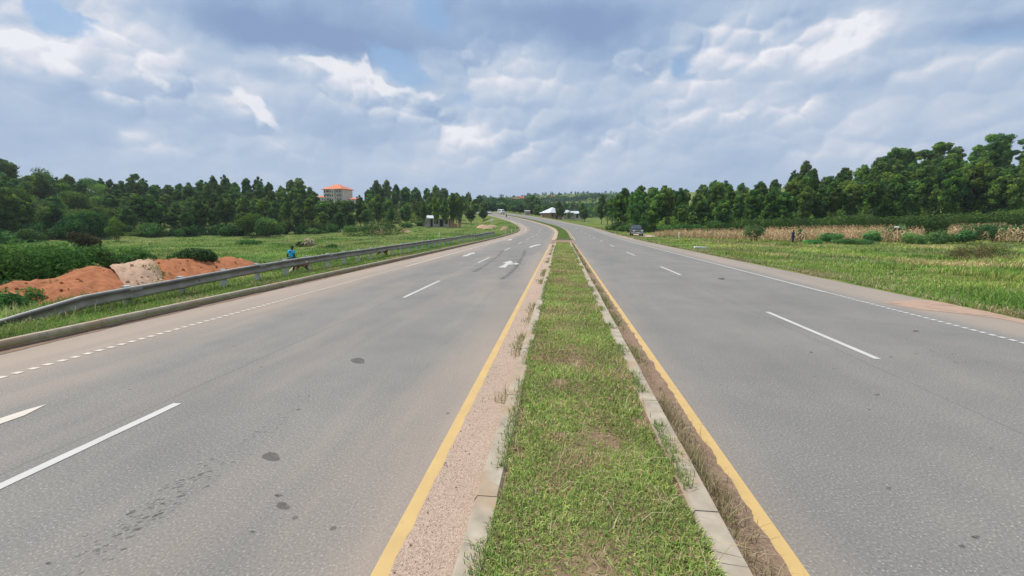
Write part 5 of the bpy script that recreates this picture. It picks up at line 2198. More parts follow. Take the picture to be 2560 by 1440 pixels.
def house(px, Y, w, d, wh, rh, wall, roof, label, rz=0.0, kind='hip', z=None, nwin=3, over=.5, cat="house", name="house", group=None):
    X = mark_x(px, Y)
    g = T1(X, Y) if z is None else z
    e = empty(name, (X, Y, g), rz)
    tag(e, label, cat, group)
    MB().box((0, 0, wh / 2 - .4), (w, d, wh + .8)).build("wall", wall, e)
    W, D = w / 2 + over, d / 2 + over
    mb = MB()
    if kind == 'hip':
        rx = max(0, W - D)
        V = [(-W, -D, wh), (W, -D, wh), (W, D, wh), (-W, D, wh), (-rx, 0, wh + rh), (rx + .01, 0, wh + rh), (-W, -D, wh + .12), (W, -D, wh + .12), (W, D, wh + .12), (-W, D, wh + .12)]
        mb.add(V, [(3, 2, 1, 0), (0, 1, 7, 6), (1, 2, 8, 7), (2, 3, 9, 8), (3, 0, 6, 9), (6, 7, 5, 4), (7, 8, 5), (8, 9, 4, 5), (9, 6, 4)])
    elif kind == 'gable':
        V = [(-W, -D, wh), (W, -D, wh), (W, D, wh), (-W, D, wh), (-W, 0, wh + rh), (W, 0, wh + rh)]
        mb.add(V, [(3, 2, 1, 0), (0, 1, 5, 4), (2, 3, 4, 5), (0, 4, 3), (1, 2, 5)])
    else:
        V = [(-W, -D, wh), (W, -D, wh), (W, D, wh + rh), (-W, D, wh + rh), (-W, -D, wh + .1), (W, -D, wh + .1), (W, D, wh + rh + .1), (-W, D, wh + rh + .1)]
        mb.add(V, [(3, 2, 1, 0), (4, 5, 6, 7), (0, 1, 5, 4), (1, 2, 6, 5), (2, 3, 7, 6), (3, 0, 4, 7)])
    mb.build("roof", roof, e)
    if nwin:
        for i in range(nwin):
            x = -w / 2 + w * (i + .5) / nwin
            if i == nwin // 2:
                MB().box((x, -d / 2 - .02, 1.05), (.95, .08, 2.1)).build("door", M['dark'], e)
            else:
                f = MB().box((x, -d / 2 - .02, 1.5), (1.1, .06, 1.2)).build("window", M['cream'] if wall != M['cream'] else M['grey'], e)
                MB().box((x, -d / 2 - .06, 1.5), (.9, .05, 1.0)).build("pane", M['glass'], f)
    return e


def block():
    Y = 350
    X = mark_x(850, Y)
    eave = P(850, 475, Y)[2]
    z0 = eave - 4 * 3.1
    e = empty("apartment_block", (X, Y, z0), -.28)
    tag(e, "unfinished four-storey block with orange tiled roof above the left wood", "building")
    w, d, h = 17.5, 12, 12.4
    MB().box((0, 0, h / 2 - 1.5), (w, d, h + 3)).build("wall", M['cream'], e)
    MB().box((.6, -d / 2 - .8, h / 2 - 1.5), (3.0, 1.7, h + 3)).build("stair_tower", M['cream'], e)
    MB().box((w / 2 - 2.4, -d / 2 - .25, h / 2 - 1.5), (4.6, .6, h + 3)).build("grey_bay", M['grey'], e)
    mb = MB()
    for f in range(1, 5):
        mb.box((0, -d / 2 - .2, f * 3.1 - .12), (w + .3, .5, .26))
    mb.build("floor_bands", M['whitep'], e)
    for f in range(4):
        zc = f * 3.1 + 1.55
        for x, ww in ((-w / 2 + 1.0, 1.0), (-4.9, 2.3), (-2.2, 1.6)):
            fr = MB().box((x, -d / 2 - .06, zc), (ww + .25, .12, 1.95)).build("window", M['cream'], e)
            MB().box((x, -d / 2 - .15, zc), (ww, .08, 1.7)).build("pane", M['dark'], fr)
        fr = MB().box((.6, -d / 2 - 1.67, zc - .1), (1.15, .08, 1.9)).build("window", M['cream'], e)
        MB().box((.6, -d / 2 - 1.73, zc - .1), (.95, .06, 1.7)).build("pane", M['dark'], fr)
        for x in (4.3, 6.6):
            fr = MB().box((x, -d / 2 - .58, zc), (1.4, .08, 1.5)).build("window", M['grey'], e)
            MB().box((x, -d / 2 - .64, zc), (1.1, .06, 1.2)).build("pane", M['dark'], fr)
        mb = MB()
        mb.box((-3.8, -d / 2 - .85, f * 3.1 + .55), (5.4, .1, .8))
        mb.box((-3.8, -d / 2 - .5, f * 3.1 + .1), (5.4, 1.0, .14))
        for x in (-6.4, -3.7, -1.2):
            mb.box((x, -d / 2 - .85, f * 3.1 + 1.6), (.16, .16, 3.0))
        mb.build("balcony", M['cream'], e)
    W, D = w / 2 + .9, d / 2 + 1.6
    mb = MB()
    V = [(-W, -D, h), (W, -D, h), (W, D, h), (-W, D, h), (-W, -D, h + .3), (W, -D, h + .3), (W, D, h + .3), (-W, D, h + .3), (-2.2, 0, h + 4.3), (1.2, 0, h + 4.3)]
    mb.add(V, [(3, 2, 1, 0), (0, 1, 5, 4), (1, 2, 6, 5), (2, 3, 7, 6), (3, 0, 4, 7), (4, 5, 9, 8), (5, 6, 9), (6, 7, 8, 9), (7, 4, 8)])
    mb.build("roof", M['tile'], e)


block()
zb = P(890, 505, 345)[2]
house(890, 345, 8, 7, 3, 1.6, M['cream'], M['tile'], "low orange-roofed house just right of the four-storey block", z=P(890, 499, 345)[2] - 3)
house(808, 352, 7, 7, 3, 1.6, M['cream'], M['tile'], "small orange roof peeping out left of the four-storey block", z=P(808, 494, 352)[2] - 3)


def unfinished():
    Y = 150
    X = mark_x(1105, Y)
    g = T1(X, Y)
    e = empty("unfinished_house", (X, Y, g), .05)
    tag(e, "unfinished grey and salmon bungalow standing among the trees at the left wood's foot", "house")
    mb = MB()
    for x in (-5.4, -4.1, -2.6, -.8, .9, 2.4):
        mb.box((x, -2, 1.45), (.45, .3, 3.1))
    for x0, x1 in ((-5.4, -4.1), (-2.6, -.8), (.9, 2.4)):
        mb.box(((x0 + x1) / 2, -2, .5), (x1 - x0 - .46, .22, 1.2))
    mb.box((-1.5, 3, 1.45), (8.2, .3, 3.1))
    mb.build("wall", wallmat("whitish_block", (.50, .46, .43)), e)
    mb = MB()
    mb.box((3.6, -2, 1.6), (1.5, .32, 3.4))
    mb.box((6.2, -1.9, 1.4), (.9, .32, 3.0))
    mb.box((4.9, -1.95, .5), (1.1, .2, 1.2))
    mb.build("brick_pier", wallmat("salmon_brick", (.55, .30, .20)), e)
    mb = MB()
    V = [(-6.4, -3, 3.0), (-1.6, -3, 3.0), (-1.6, 3.4, 3.3), (-6.4, 3.4, 3.3), (-5, 0, 4.0), (-3, 0, 4.0)]
    mb.add(V, [(3, 2, 1, 0), (0, 1, 5, 4), (1, 2, 5), (2, 3, 4, 5), (3, 0, 4)])
    mb.build("roof", M['tin'], e)
    MB().box((-.6, 3 - .3, 1.5), (7, .05, 2.4)).build("opening", M['dark'], e)


unfinished()
for px, top, lab in ((1058, 500, "slim eucalyptus at the left corner of the unfinished house"), (1112, 492, "slim eucalyptus before the middle of the unfinished house"), (1150, 490, "slim eucalyptus at the right end of the unfinished house"), (1090, 486, "slim eucalyptus right in front of the unfinished house, leftmost of two"), (1132, 480, "slim eucalyptus right in front of the unfinished house's salmon pier")):
    plant_tree("eucalyptus_tree", 'cone', mark_x(px, 146), 146, P(px, top, 146)[2], lab, "tree", None, .7)


def at_row(px, py, Y):
    return P(px, py, Y)[2]


house(1380, 215, 7.2, 7.2, 2.7, 2.9, M['brick'], M['tin'], "pinkish brick house with tall white pyramid roof by the far road", .55, z=at_row(1383, 547, 215), nwin=3, over=.9)
house(1364, 222, 4, 4, 2.0, .8, M['brick'], M['tin'], "small white-roofed annexe left of the pyramid-roofed house", .3, 'shed', z=at_row(1364, 545, 222), nwin=0)
house(1417, 222, 5.5, 5, 2.3, 1.5, M['grey'], M['tin'], "white-roofed house right of the pyramid-roofed one", .2, z=at_row(1417, 544, 222), nwin=3)
house(1442, 226, 7.0, 4.4, 2.2, 1.3, M['cream'], M['tin'], "long white-roofed house, rightmost of the roadside houses", -.1, 'gable', z=at_row(1443, 545, 226), nwin=3)
_sk = s_at(13.2, 1318, 150, 260)
_pk = road(_sk, 13.2)
house(1318, float(_pk[1]), 2.4, 1.8, 1.7, .5, M['oldtin'], M['oldtin'], "small pinkish tin kiosk at the far right verge", .1, 'shed', z=float(_pk[2]), nwin=0, over=.25, cat="kiosk", name="kiosk")
for px, py, Y, w, wh, rh, wl, rf, kd, lab in [
        (1375, 496, 640, 9, 2.5, 2.8, 'cream', 'redroof', 'hip', "bright red-roofed house on the far ridge"), (1355, 505, 560, 4.5, 1.8, 1.6, 'cream', 'tin', 'hip', "small white hip-roofed house on the far hillside"),
        (1368, 505, 560, 7, 1.8, .8, 'cream', 'tin', 'gable', "long low white roof beside the small white hip-roofed house"), (1383, 505, 560, 5.5, 1.8, 2.0, 'brick', 'oldtin', 'gable', "pinkish gabled house on the far hillside"),
        (1418, 496, 640, 7, 1.8, 1.2, 'cream', 'tile', 'gable', "small orange-roofed house near the far ridge"), (1461, 502, 600, 5, 2, 1.2, 'cream', 'oldtin', 'gable', "pale cottage, leftmost of the far white row"),
        (1474, 501, 600, 5.5, 2, 1.0, 'cream', 'tin', 'gable', "pale cottage in the middle of the far white row"), (1490, 502, 600, 11, 2.2, 1.2, 'cream', 'tin', 'gable', "longest pale building in the far white row"),
        (1305, 499, 560, 7, 1.8, 2.2, 'brick', 'redroof', 'hip', "red-roofed house left of the tall mid-distance trees"), (1287, 500, 600, 7, 1.8, 1.0, 'brick', 'redroof', 'gable', "low reddish roof on the far ridge"),
        (1256, 502, 560, 5, 1.6, .8, 'cream', 'tin', 'gable', "small white roof below the pair of thin ridge trees")]:
    house(px, Y, w, w * .7, wh, rh, M[wl], M[rf], lab, .2, kd, z=at_row(px, py, Y), nwin=0, over=.4, group="houses on the far hillside")

# ------------------------------------------------------------------ mid-distance and far trees
for i, (px, top, Y, kind, wk, lab) in enumerate([
        (1503, 487, 178, 'tall', .8, "tall dark tree standing alone left of the right wood"), (1518, 500, 170, 'cone', 1.1, "shorter dark tree beside the tall lone one"), (1530, 496, 160, 'cone', 1.2, "dark leafy tree where the right wood begins"),
        (1396, 503, 205, 'tall', .8, "dark tree right beside the white pyramid roof"), (1404, 512, 208, 'cone', .9, "dark slimmer tree right of the pyramid roof"), (1455, 506, 208, 'tall', .8, "dark tree over the rightmost white-roofed house"), (1461, 520, 206, 'cone', 1, "small tree at the rightmost white-roofed house"),
        (1422, 524, 214, 'round', .6, "small tree between the white-roofed houses"), (1325, 487, 300, 'tall', 1.1, "tall tree of the mid-distance group, leftmost crown"), (1334, 486, 300, 'tall', 1.0, "tallest tree of the mid-distance group"), (1341, 494, 290, 'cone', 1.1, "tree on the right of the mid-distance group"),
        (1316, 492, 300, 'tall', 1.1, "leafy tree left in the mid-distance group"), (1330, 505, 235, 'tall', 1.1, "front tree of the mid-distance group, left"), (1345, 512, 228, 'tall', 1.1, "front tree of the mid-distance group, right"), (1352, 516, 226, 'round', .9, "rounded tree just left of the white-roofed annexe"),
        (1338, 520, 215, 'round', .9, "low rounded tree behind the far kiosk"), (1300, 512, 250, 'tall', 1.2, "mid-green tree behind the far verge, above the van's right"), (1286, 514, 255, 'tall', 1.2, "mid-green tree directly right of the van"), (1272, 512, 262, 'round', 1.0, "mid-green tree over the van's roof"),
        (1258, 510, 270, 'tall', 1.2, "mid-green tree behind the van"), (1243, 508, 275, 'round', 1.0, "mid-green tree left of the van"), (1228, 504, 280, 'tall', 1.2, "mid-green tree at the end of the left wood, by the road's vanishing"), (1216, 500, 285, 'tall', 1.2, "mid-green tree just past the left wood's end"),
        (1365, 512, 250, 'tall', 1.1, "tree behind the annexe of the pyramid-roofed house"), (1376, 510, 255, 'tall', 1.1, "tree behind the pyramid roof, left"), (1386, 508, 260, 'tall', 1.1, "tree behind the pyramid roof, right"),
        (1412, 506, 330, 'tall', 1.0, "dark hillside tree above the middle white-roofed house"), (1430, 505, 340, 'tall', 1.0, "dark hillside tree above the gap between the houses"), (1442, 508, 340, 'tall', 1.0, "dark hillside tree above the rightmost white-roofed house"), (1475, 512, 300, 'round', .9, "bushy tree on the slope right of the houses"), (1488, 515, 280, 'round', .9, "bushy tree on the slope by the lone tall tree")]):
    X = mark_x(px, Y)
    plant_tree("mid_distance_tree", kind, X, Y, P(px, top, Y)[2], lab, "tree", "trees around the far bend", wk, random, hmin=3)
for px, top, wk, lab in [(1210, 487, 1.3, "lone dark tree on the far ridge beside the left wood"), (1227, 490, 1.2, "dark tree on the far ridge, right of the first lone one"), (1253, 486, .7, "left one of the thin ridge tree pair"), (1258.5, 487, .7, "right one of the thin ridge tree pair"),
                         (1356, 483, 1, "dark domed ridge tree left of the red roof"), (1364, 487, 1, "smaller ridge tree between the domed one and the red roof"), (1381, 484.5, .5, "narrow dark ridge tree touching the red roof"), (1397, 488, .8, "tiny ridge tree right of the red roof"), (1411, 488, .9, "low ridge tree above the orange roof, left"),
                         (1427, 485, 1.2, "ridge tree above the orange roof, right"), (1444, 484, 1.2, "broad ridge tree, third from the ridge's tallest"), (1457, 483.5, 1.2, "slanting ridge tree beside the tallest"), (1467, 480, 1.0, "tallest tree on the far ridge"), (1512, 487, .9, "small ridge tree beside the right wood"), (1525, 487, .8, "tiny ridge tree nearest the right wood"), (1437, 489, 1.0, "low ridge tree between two bigger ones")]:
    Y = 690
    X = mark_x(px, Y)
    plant_tree("ridge_tree", 'round' if wk > .75 else 'cone', X, Y, P(px, top, Y)[2], lab, "tree", "trees on the far ridge", wk * .9, random, hmin=5)


def far_woodland():
    r_ = np.random.default_rng(91)
    cs, rs_ = [], []
    for _ in range(5200):
        px = r_.uniform(1195, 1560)
        Y = math.exp(r_.uniform(math.log(270), math.log(760)))
        X = mark_x(px, Y)
        dens = val_noise(np.array([X]), np.array([Y]), .018, 33)[0]
        if r_.random() > .25 + 1.3 * max(0, dens - .35) and not (Y < 420 and px < 1360):
            continue
        cs.append((X, Y))
        h = r_.uniform(1.0, 2.2) if dens < .5 else r_.uniform(2.0, 4.6)
        rs_.append((h * .85, h * .85, h * .8))
    cs = np.array(cs)
    z = T(cs[:, 0], cs[:, 1])
    rs_ = np.array(rs_)
    V, Q, c = leaf_cloud(np.column_stack([cs, z + rs_[:, 2] * .7]), rs_, 90000, .75, np.array([(.045, .095, .035), (.055, .12, .04), (.085, .165, .05), (.04, .085, .035)]), 92, clumpvar=.3, aspect=.7)
    tag(link("far_woodland", npmesh("far_woodland", V, [Q], cols=c), M['leaf']), "bushes and small trees covering the far hillside", "woodland", kind="stuff")


far_woodland()


# ------------------------------------------------------------------ vehicles
M['carpaint'] = plain("dark_car_paint", (.022, .024, .028), .35, .1, .05, 2)
M['vanpaint'] = plain("white_van_paint", (.78, .79, .80), .3, .0, .03, 2)
M['rubber'] = plain("tyre_rubber", (.02, .02, .02), .85)
M['rim'] = plain("alloy_rim", (.45, .45, .46), .35, .7, .05)
M['chrome'] = plain("bright_metal", (.70, .70, .70), .2, .9, .03)
M['lampg'] = plain("headlamp_glass", (.80, .82, .85), .12, .2, .03)
M['carglass'] = plain("tinted_windscreen", (.06, .08, .10), .05, .3, .03, spec=1.0)


def loft(secs, cap=True):
    """secs: list of rings (lists of xyz) of equal length"""
    mb = MB()
    n = len(secs[0])
    V = [p for s in secs for p in s]
    Fc = []
    for i in range(len(secs) - 1):
        for k_ in range(n):
            Fc.append((i * n + k_, i * n + (k_ + 1) % n, (i + 1) * n + (k_ + 1) % n, (i + 1) * n + k_))
    if cap:
        Fc += [tuple(range(n)), tuple(range((len(secs) - 1) * n, len(secs) * n))]
    return mb.add(V, Fc)


def rrect(hw, z0, z1, y, c=.12, n=3):
    pts = []
    for cx, cz, a0 in ((hw - c, z1 - c, 0), (-hw + c, z1 - c, 90), (-hw + c, z0 + c, 180), (hw - c, z0 + c, 270)):
        for i in range(n + 1):
            a = R(a0 + 90 * i / n)
            pts.append((cx + c * math.cos(a), y, cz + c * math.sin(a)))
    return pts


def wheel(e, x, y, rad, w):
    t = MB().tube([(x - w / 2, y, rad), (x + w / 2, y, rad)], rad, 20).build("wheel", M['rubber'], e, False, .02)
    mb = MB()
    sx = 1 if x > 0 else -1
    mb.tube([(x + sx * (w / 2 + .002), y, rad), (x + sx * (w / 2 + .02), y, rad)], rad * .62, 16)
    mb.build("rim", M['rim'], t)


def suv(loc, rz):
    e = empty("parked_car", loc, rz)
    tag(e, "dark grey off-road car with roof rails parked at the side road mouth", "car")
    # front points towards -y
    body = [rrect(.78, .42, .80, -2.35, .1), rrect(.90, .34, .98, -2.2, .12), rrect(.93, .32, 1.08, -1.6, .12), rrect(.94, .32, 1.14, -.95, .1), rrect(.94, .32, 1.16, .6, .1), rrect(.94, .32, 1.16, 2.0, .1), rrect(.88, .36, 1.1, 2.3, .1)]
    loft(body).build("body", M['carpaint'], e, True, 0)
    cab = [rrect(.82, 1.06, 1.16, -1.05, .04), rrect(.76, 1.08, 1.60, -.45, .12), rrect(.72, 1.08, 1.80, .0, .14), rrect(.72, 1.08, 1.84, .9, .14), rrect(.74, 1.08, 1.80, 1.8, .14), rrect(.78, 1.08, 1.3, 2.2, .1)]
    loft(cab).build("cabin", M['carpaint'], e, True)
    MB().add([(-.70, -1.0, 1.19), (.70, -1.0, 1.19), (.60, -.30, 1.70), (-.60, -.30, 1.70), (-.70, -1.03, 1.21), (.70, -1.03, 1.21), (.60, -.34, 1.73), (-.60, -.34, 1.73)],
             [(3, 2, 1, 0), (4, 5, 6, 7), (0, 1, 5, 4), (1, 2, 6, 5), (2, 3, 7, 6), (3, 0, 4, 7)]).build("windscreen", M['carglass'], e)
    for sx in (-1, 1):
        mb = MB()
        mb.add([(sx * .84, -.7, 1.2), (sx * .80, 1.9, 1.2), (sx * .70, 1.7, 1.66), (sx * .69, -.1, 1.66), (sx * .86, -.7, 1.2), (sx * .82, 1.9, 1.2), (sx * .745, 1.7, 1.66), (sx * .74, -.1, 1.66)],
               [(3, 2, 1, 0), (4, 5, 6, 7), (0, 1, 5, 4), (1, 2, 6, 5), (2, 3, 7, 6), (3, 0, 4, 7)])
        mb.build("side_window", M['carglass'], e)
        mb = MB().box((sx * .66, -2.31, .86), (.40, .12, .20))
        mb.build("headlight", M['lampg'], e, False, .03)
        MB().box((sx * 1.04, -.75, 1.24), (.20, .12, .18)).build("mirror", M['carpaint'], e, False, .03)
        MB().tube([(sx * .62, -.1, 1.90), (sx * .62, 1.6, 1.92)], .02, 6).build("roof_rail", M['chrome'], e)
        for y in (-1.5, 1.45):
            wheel(e, sx * .82, y, .38, .25)
    mb = MB()
    for z in (.78, .85, .92):
        mb.box((0, -2.37, z), (.78, .06, .035))
    mb.build("grille", M['chrome'], e)
    b = loft([rrect(.86, .40, .64, -2.46, .06), rrect(.93, .38, .66, -2.25, .06)])
    b.build("bumper", M['oldtin'] if False else M['rim'], e)
    MB().box((0, -2.48, .54), (.52, .02, .16)).build("number_plate", M['whitep'], e)


Yc = 76.0
Xc = mark_x(1591, Yc)
suv((Xc, Yc, float(road(Yc, 13.2)[2]) + .10), R(-9))


def van(loc, rz):
    e = empty("minibus", loc, rz)
    tag(e, "white minibus on the far right-hand carriageway", "minibus")
    b = [rrect(.78, .40, 1.15, -2.35, .12), rrect(.84, .30, 1.35, -2.2, .14), rrect(.84, .28, 2.05, -1.5, .16), rrect(.84, .28, 2.2, -.9, .18), rrect(.84, .28, 2.2, 2.2, .18), rrect(.82, .35, 2.1, 2.35, .15)]
    loft(b).build("body", M['vanpaint'], e, True)
    MB().add([(-.70, -2.24, 1.36), (.70, -2.24, 1.36), (.66, -1.55, 1.95), (-.66, -1.55, 1.95), (-.70, -2.30, 1.38), (.70, -2.30, 1.38), (.66, -1.61, 1.97), (-.66, -1.61, 1.97)],
             [(3, 2, 1, 0), (4, 5, 6, 7), (0, 1, 5, 4), (1, 2, 6, 5), (2, 3, 7, 6), (3, 0, 4, 7)]).build("windscreen", M['carglass'], e)
    for sx in (-1, 1):
        for y0 in (-1.3, -.1, 1.1):
            MB().box((sx * .85, y0 + .5, 1.55), (.03, 1.0, .5)).build("side_window", M['carglass'], e)
        MB().box((sx * .6, -2.36, .85), (.3, .06, .2)).build("headlight", M['lampg'], e)
        for y in (-1.5, 1.4):
            wheel(e, sx * .74, y, .33, .2)
    MB().box((0, -2.40, .5), (1.6, .12, .22)).build("bumper", M['rim'], e)


sv = s_at(3.2, 1253, 160, 260)
p = road(sv, 3.2, 0)
hv = float(np.interp(sv, _s, _h))
van(tuple(p), -hv + .12)
sc_ = s_at(-3.2, 1224, 170, 300)
p = road(sc_, -3.4, 0)
hv2 = float(np.interp(sc_, _s, _h))


def far_car(loc, rz):
    e = empty("far_car", loc, rz)
    tag(e, "tiny white car on the far left carriageway by the wood's end", "car")
    loft([rrect(.7, .3, .75, -2, .1), rrect(.82, .25, .9, -1.7, .1), rrect(.83, .25, .95, 1.8, .1), rrect(.75, .3, .9, 2, .1)]).build("body", M['vanpaint'], e)
    loft([rrect(.7, .85, .95, -1.0, .04), rrect(.62, .85, 1.4, -.4, .1), rrect(.62, .85, 1.4, .9, .1), rrect(.7, .85, .95, 1.5, .04)]).build("cabin", M['carglass'], e)
    for sx in (-1, 1):
        for y in (-1.3, 1.3):
            wheel(e, sx * .73, y, .3, .18)


far_car(tuple(p), -hv2)


# ------------------------------------------------------------------ people and animals
def skin_mesh(name, verts, edges, radii, mat, parent=None, sub=2, root=0):
    me = bpy.data.meshes.new(name)
    me.from_pydata([tuple(v) for v in verts], edges, [])
    o = link(name, me, mat, parent)
    md = o.modifiers.new("skin", 'SKIN')
    if not me.skin_vertices:
        bpy.context.view_layer.objects.active = o
    lay = me.skin_vertices[0].data
    for i, r_ in enumerate(radii):
        rr = (r_, r_) if not hasattr(r_, '__len__') else r_
        lay[i].radius = rr
        lay[i].use_root = (i == root)
    md.use_smooth_shade = True
    sb = o.modifiers.new("sub", 'SUBSURF')
    sb.levels = sub
    sb.render_levels = sub
    return o


M['skin'] = plain("dark_skin", (.055, .030, .020), .55, 0, .1, 8)
M['hair'] = plain("black_hair", (.012, .010, .010), .9, 0, .1)


def person(loc, rz, H, J, shirt, trousers, label, shoes=None):
    """J: joint dictionary in units of body height, facing -y; builds one body mesh with clothing children"""
    e = empty("person", loc, rz)
    tag(e, label, "person")
    n, vs, ed, ra = {}, [], [], []

    def add(k_, p, r_, par=None):
        n[k_] = len(vs)
        vs.append(Vector(p) * H)
        ra.append(r_ * H if not hasattr(r_, '__len__') else (r_[0] * H, r_[1] * H))
        if par is not None:
            ed.append((n[par], n[k_]))
    j = J
    add('pel', j['pel'], (.085, .06))
    add('waist', j['waist'], (.072, .052), 'pel')
    add('chest', j['chest'], (.092, .062), 'waist')
    add('neck0', j['neck'], .034, 'chest')
    hd = Vector(j['head'])
    nk = Vector(j['neck'])
    up = (hd - nk).normalized()
    add('neck1', nk.lerp(hd, .45), .030, 'neck0')
    add('jaw', hd - up * .025 + Vector((0, -.008, 0)), (.043, .050), 'neck1')
    add('skull', hd + up * .02, (.048, .058), 'jaw')
    add('crown', hd + up * .055, (.032, .038), 'skull')
    fw = Vector((0, -1, 0))
    add('nose', hd + fw * .062 - up * .005, .009, 'skull')
    for sx, s_ in ((-1, 'l'), (1, 'r')):
        add('ear' + s_, hd + Vector((sx * .052, 0.005, 0)), .010, 'skull')
        add('sh' + s_, j['sh' + s_], .036, 'chest')
        add('el' + s_, j['el' + s_], .024, 'sh' + s_)
        add('wr' + s_, j['wr' + s_], .016, 'el' + s_)
        w_ = Vector(j['wr' + s_])
        d = (w_ - Vector(j['el' + s_])).normalized()
        sd_ = d.cross(Vector((0, 1, 0)))
        if sd_.length < .1:
            sd_ = Vector((1, 0, 0))
        sd_.normalize()
        add('palm' + s_, w_ + d * .035, (.020, .012), 'wr' + s_)
        for q, (off, ln) in enumerate(((-.016, .036), (-.006, .044), (.005, .041), (.015, .032))):
            add(f'f{q}{s_}', w_ + d * (.05 + ln * .5) + sd_ * off, .0052, 'palm' + s_)
            add(f'g{q}{s_}', w_ + d * (.05 + ln) + sd_ * off + Vector((0, -.008, 0)), .0045, f'f{q}{s_}')
        add('th' + s_, w_ + d * .04 - sd_ * .028, .006, 'palm' + s_)
        add('hip' + s_, j['hip' + s_], (.056, .056), 'pel')
        add('kn' + s_, j['kn' + s_], .036, 'hip' + s_)
        add('an' + s_, j['an' + s_], .022, 'kn' + s_)
        add('toe' + s_, Vector(j['an' + s_]) + Vector((0, -.085, -.022)), (.02, .014), 'an' + s_)
    skin_mesh("body", vs, ed, ra, M['skin'], e, 1)

    def cloth(nm, keys, edges, k_, mat, cut=None):
        vv = [Vector(J[q]) * H if q in J else vs[n[q]] for q in keys]
        if cut:
            for q, (a, b, t) in cut.items():
                vv.append(Vector(J[a]).lerp(Vector(J[b]), t) * H)
        rr = []
        base = {'pel': (.094, .070), 'waist': (.086, .064), 'chest': (.102, .072), 'neck': (.056, .050), 'shl': (.046, .046), 'shr': (.046, .046), 'hipl': (.064, .066), 'hipr': (.064, .066), 'knl': (.048, .048), 'knr': (.048, .048)}
        for q in keys:
            rr.append((base[q][0] * H, base[q][1] * H))
        if cut:
            for q, (a, b, t) in cut.items():
                rr.append((k_ * H, k_ * H))
        skin_mesh(nm, vv, edges, rr, mat, e, 2)
    cloth("shirt", ['pel', 'waist', 'chest', 'neck', 'shl', 'shr'], [(0, 1), (1, 2), (2, 3), (2, 4), (2, 5), (4, 6), (5, 7), (3, 8)], .040, shirt,
          {'a': ('shl', 'ell', .62), 'b': ('shr', 'elr', .62), 'c': ('neck', 'head', .12)})
    cloth("trousers", ['pel', 'hipl', 'hipr', 'knl', 'knr'], [(0, 1), (0, 2), (1, 3), (2, 4), (3, 5), (4, 6)], .034, trousers, {'a': ('knl', 'anl', .8), 'b': ('knr', 'anr', .8)})
    hv_ = [hd + up * .012 + Vector((0, .012, 0)), hd + up * .045 + Vector((0, .006, 0)), hd + up * .062 + Vector((0, 0, 0))]
    skin_mesh("hair", [v * H for v in hv_], [(0, 1), (1, 2)], [(.052 * H, .052 * H), (.053 * H, .060 * H), (.034 * H, .038 * H)], M['hair'], e, 2)
    return e


STAND = dict(pel=(0, 0, .53), waist=(0, 0, .61), chest=(0, .005, .73), neck=(0, .0, .82), head=(0, -.005, .915), shl=(-.105, 0, .79), shr=(.105, 0, .79), ell=(-.14, .02, .62), elr=(.14, .02, .62),
             wrl=(-.145, -.02, .47), wrr=(.145, -.02, .47), hipl=(-.05, 0, .50), hipr=(.05, 0, .50), knl=(-.055, -.01, .28), knr=(.055, -.01, .28), anl=(-.06, .01, .045), anr=(.06, .01, .045))
ch = dict(STAND)
ch.update(wrr=(.165, -.13, .565), elr=(.165, .03, .60), ell=(-.135, .03, .62), wrl=(-.15, -.03, .48), knr=(.055, -.05, .28), anr=(.06, .02, .045), anl=(-.05, .07, .05), head=(-.02, -.02, .915))
Yp = 18.7
Xp = mark_x(728, Yp)
gz = T1(Xp, Yp)
top_z = P(728, 613, Yp)[2]
kid = person((Xp, Yp, gz - .04), R(180 - 20), min(1.75, top_z - gz + .04), ch, plain("sky_blue_shirt", (.03, .42, .70), .85, 0, .12, 9, .2), plain("dark_trousers", (.03, .03, .035), .9),
       "child in a sky-blue shirt and dark trousers standing with back turned behind the guardrail")
kid.scale = (1.14, 1.05, 1.0)
Yq = 57.0
Xq = mark_x(1984, Yq)
gq = T1(Xq, Yq)
person((Xq, Yq, gq), R(30), max(1.5, P(1984, 574, Yq)[2] - gq), STAND, plain("dark_blue_jacket", (.035, .05, .10), .9), plain("navy_trousers", (.03, .04, .07), .9), "person in dark blue clothes standing at the edge of the maize field")
bend = dict(STAND)
bend.update(waist=(0, -.07, .585), chest=(0, -.18, .62), neck=(0, -.26, .60), head=(0, -.34, .60), shl=(-.105, -.23, .61), shr=(.105, -.23, .61), ell=(-.12, -.25, .45), elr=(.12, -.25, .45), wrl=(-.08, -.30, .32), wrr=(.08, -.30, .32))
Yw = 56.2
Xw = mark_x(2247, Yw)
gw = T1(Xw, Yw)
person((Xw, Yw, P(2247, 565, Yw)[2] - .68 * 1.7), R(200), 1.7, bend, plain("white_shirt", (.75, .75, .75), .85), plain("grey_trousers", (.10, .09, .08), .9), "person in a white shirt bending over among the cassava bushes")

M['goat'] = None
m_, nt, N, L, B = newmat("brown_white_coat")
tc = N.new("ShaderNodeTexCoord")
nn = noise_n(N, L, tc.outputs["Object"], 2.6, 2)
cc_ = mixc(N, L, maprange(N, L, nn, .50, .55), (.22, .085, .04), (.62, .56, .50))
L.new(cc_, B.inputs["Base Color"])
B.inputs["Roughness"].default_value = .9
M['goat'] = m_
M['goat2'] = plain("dark_brown_coat", (.10, .035, .02), .9, 0, .5, 4)


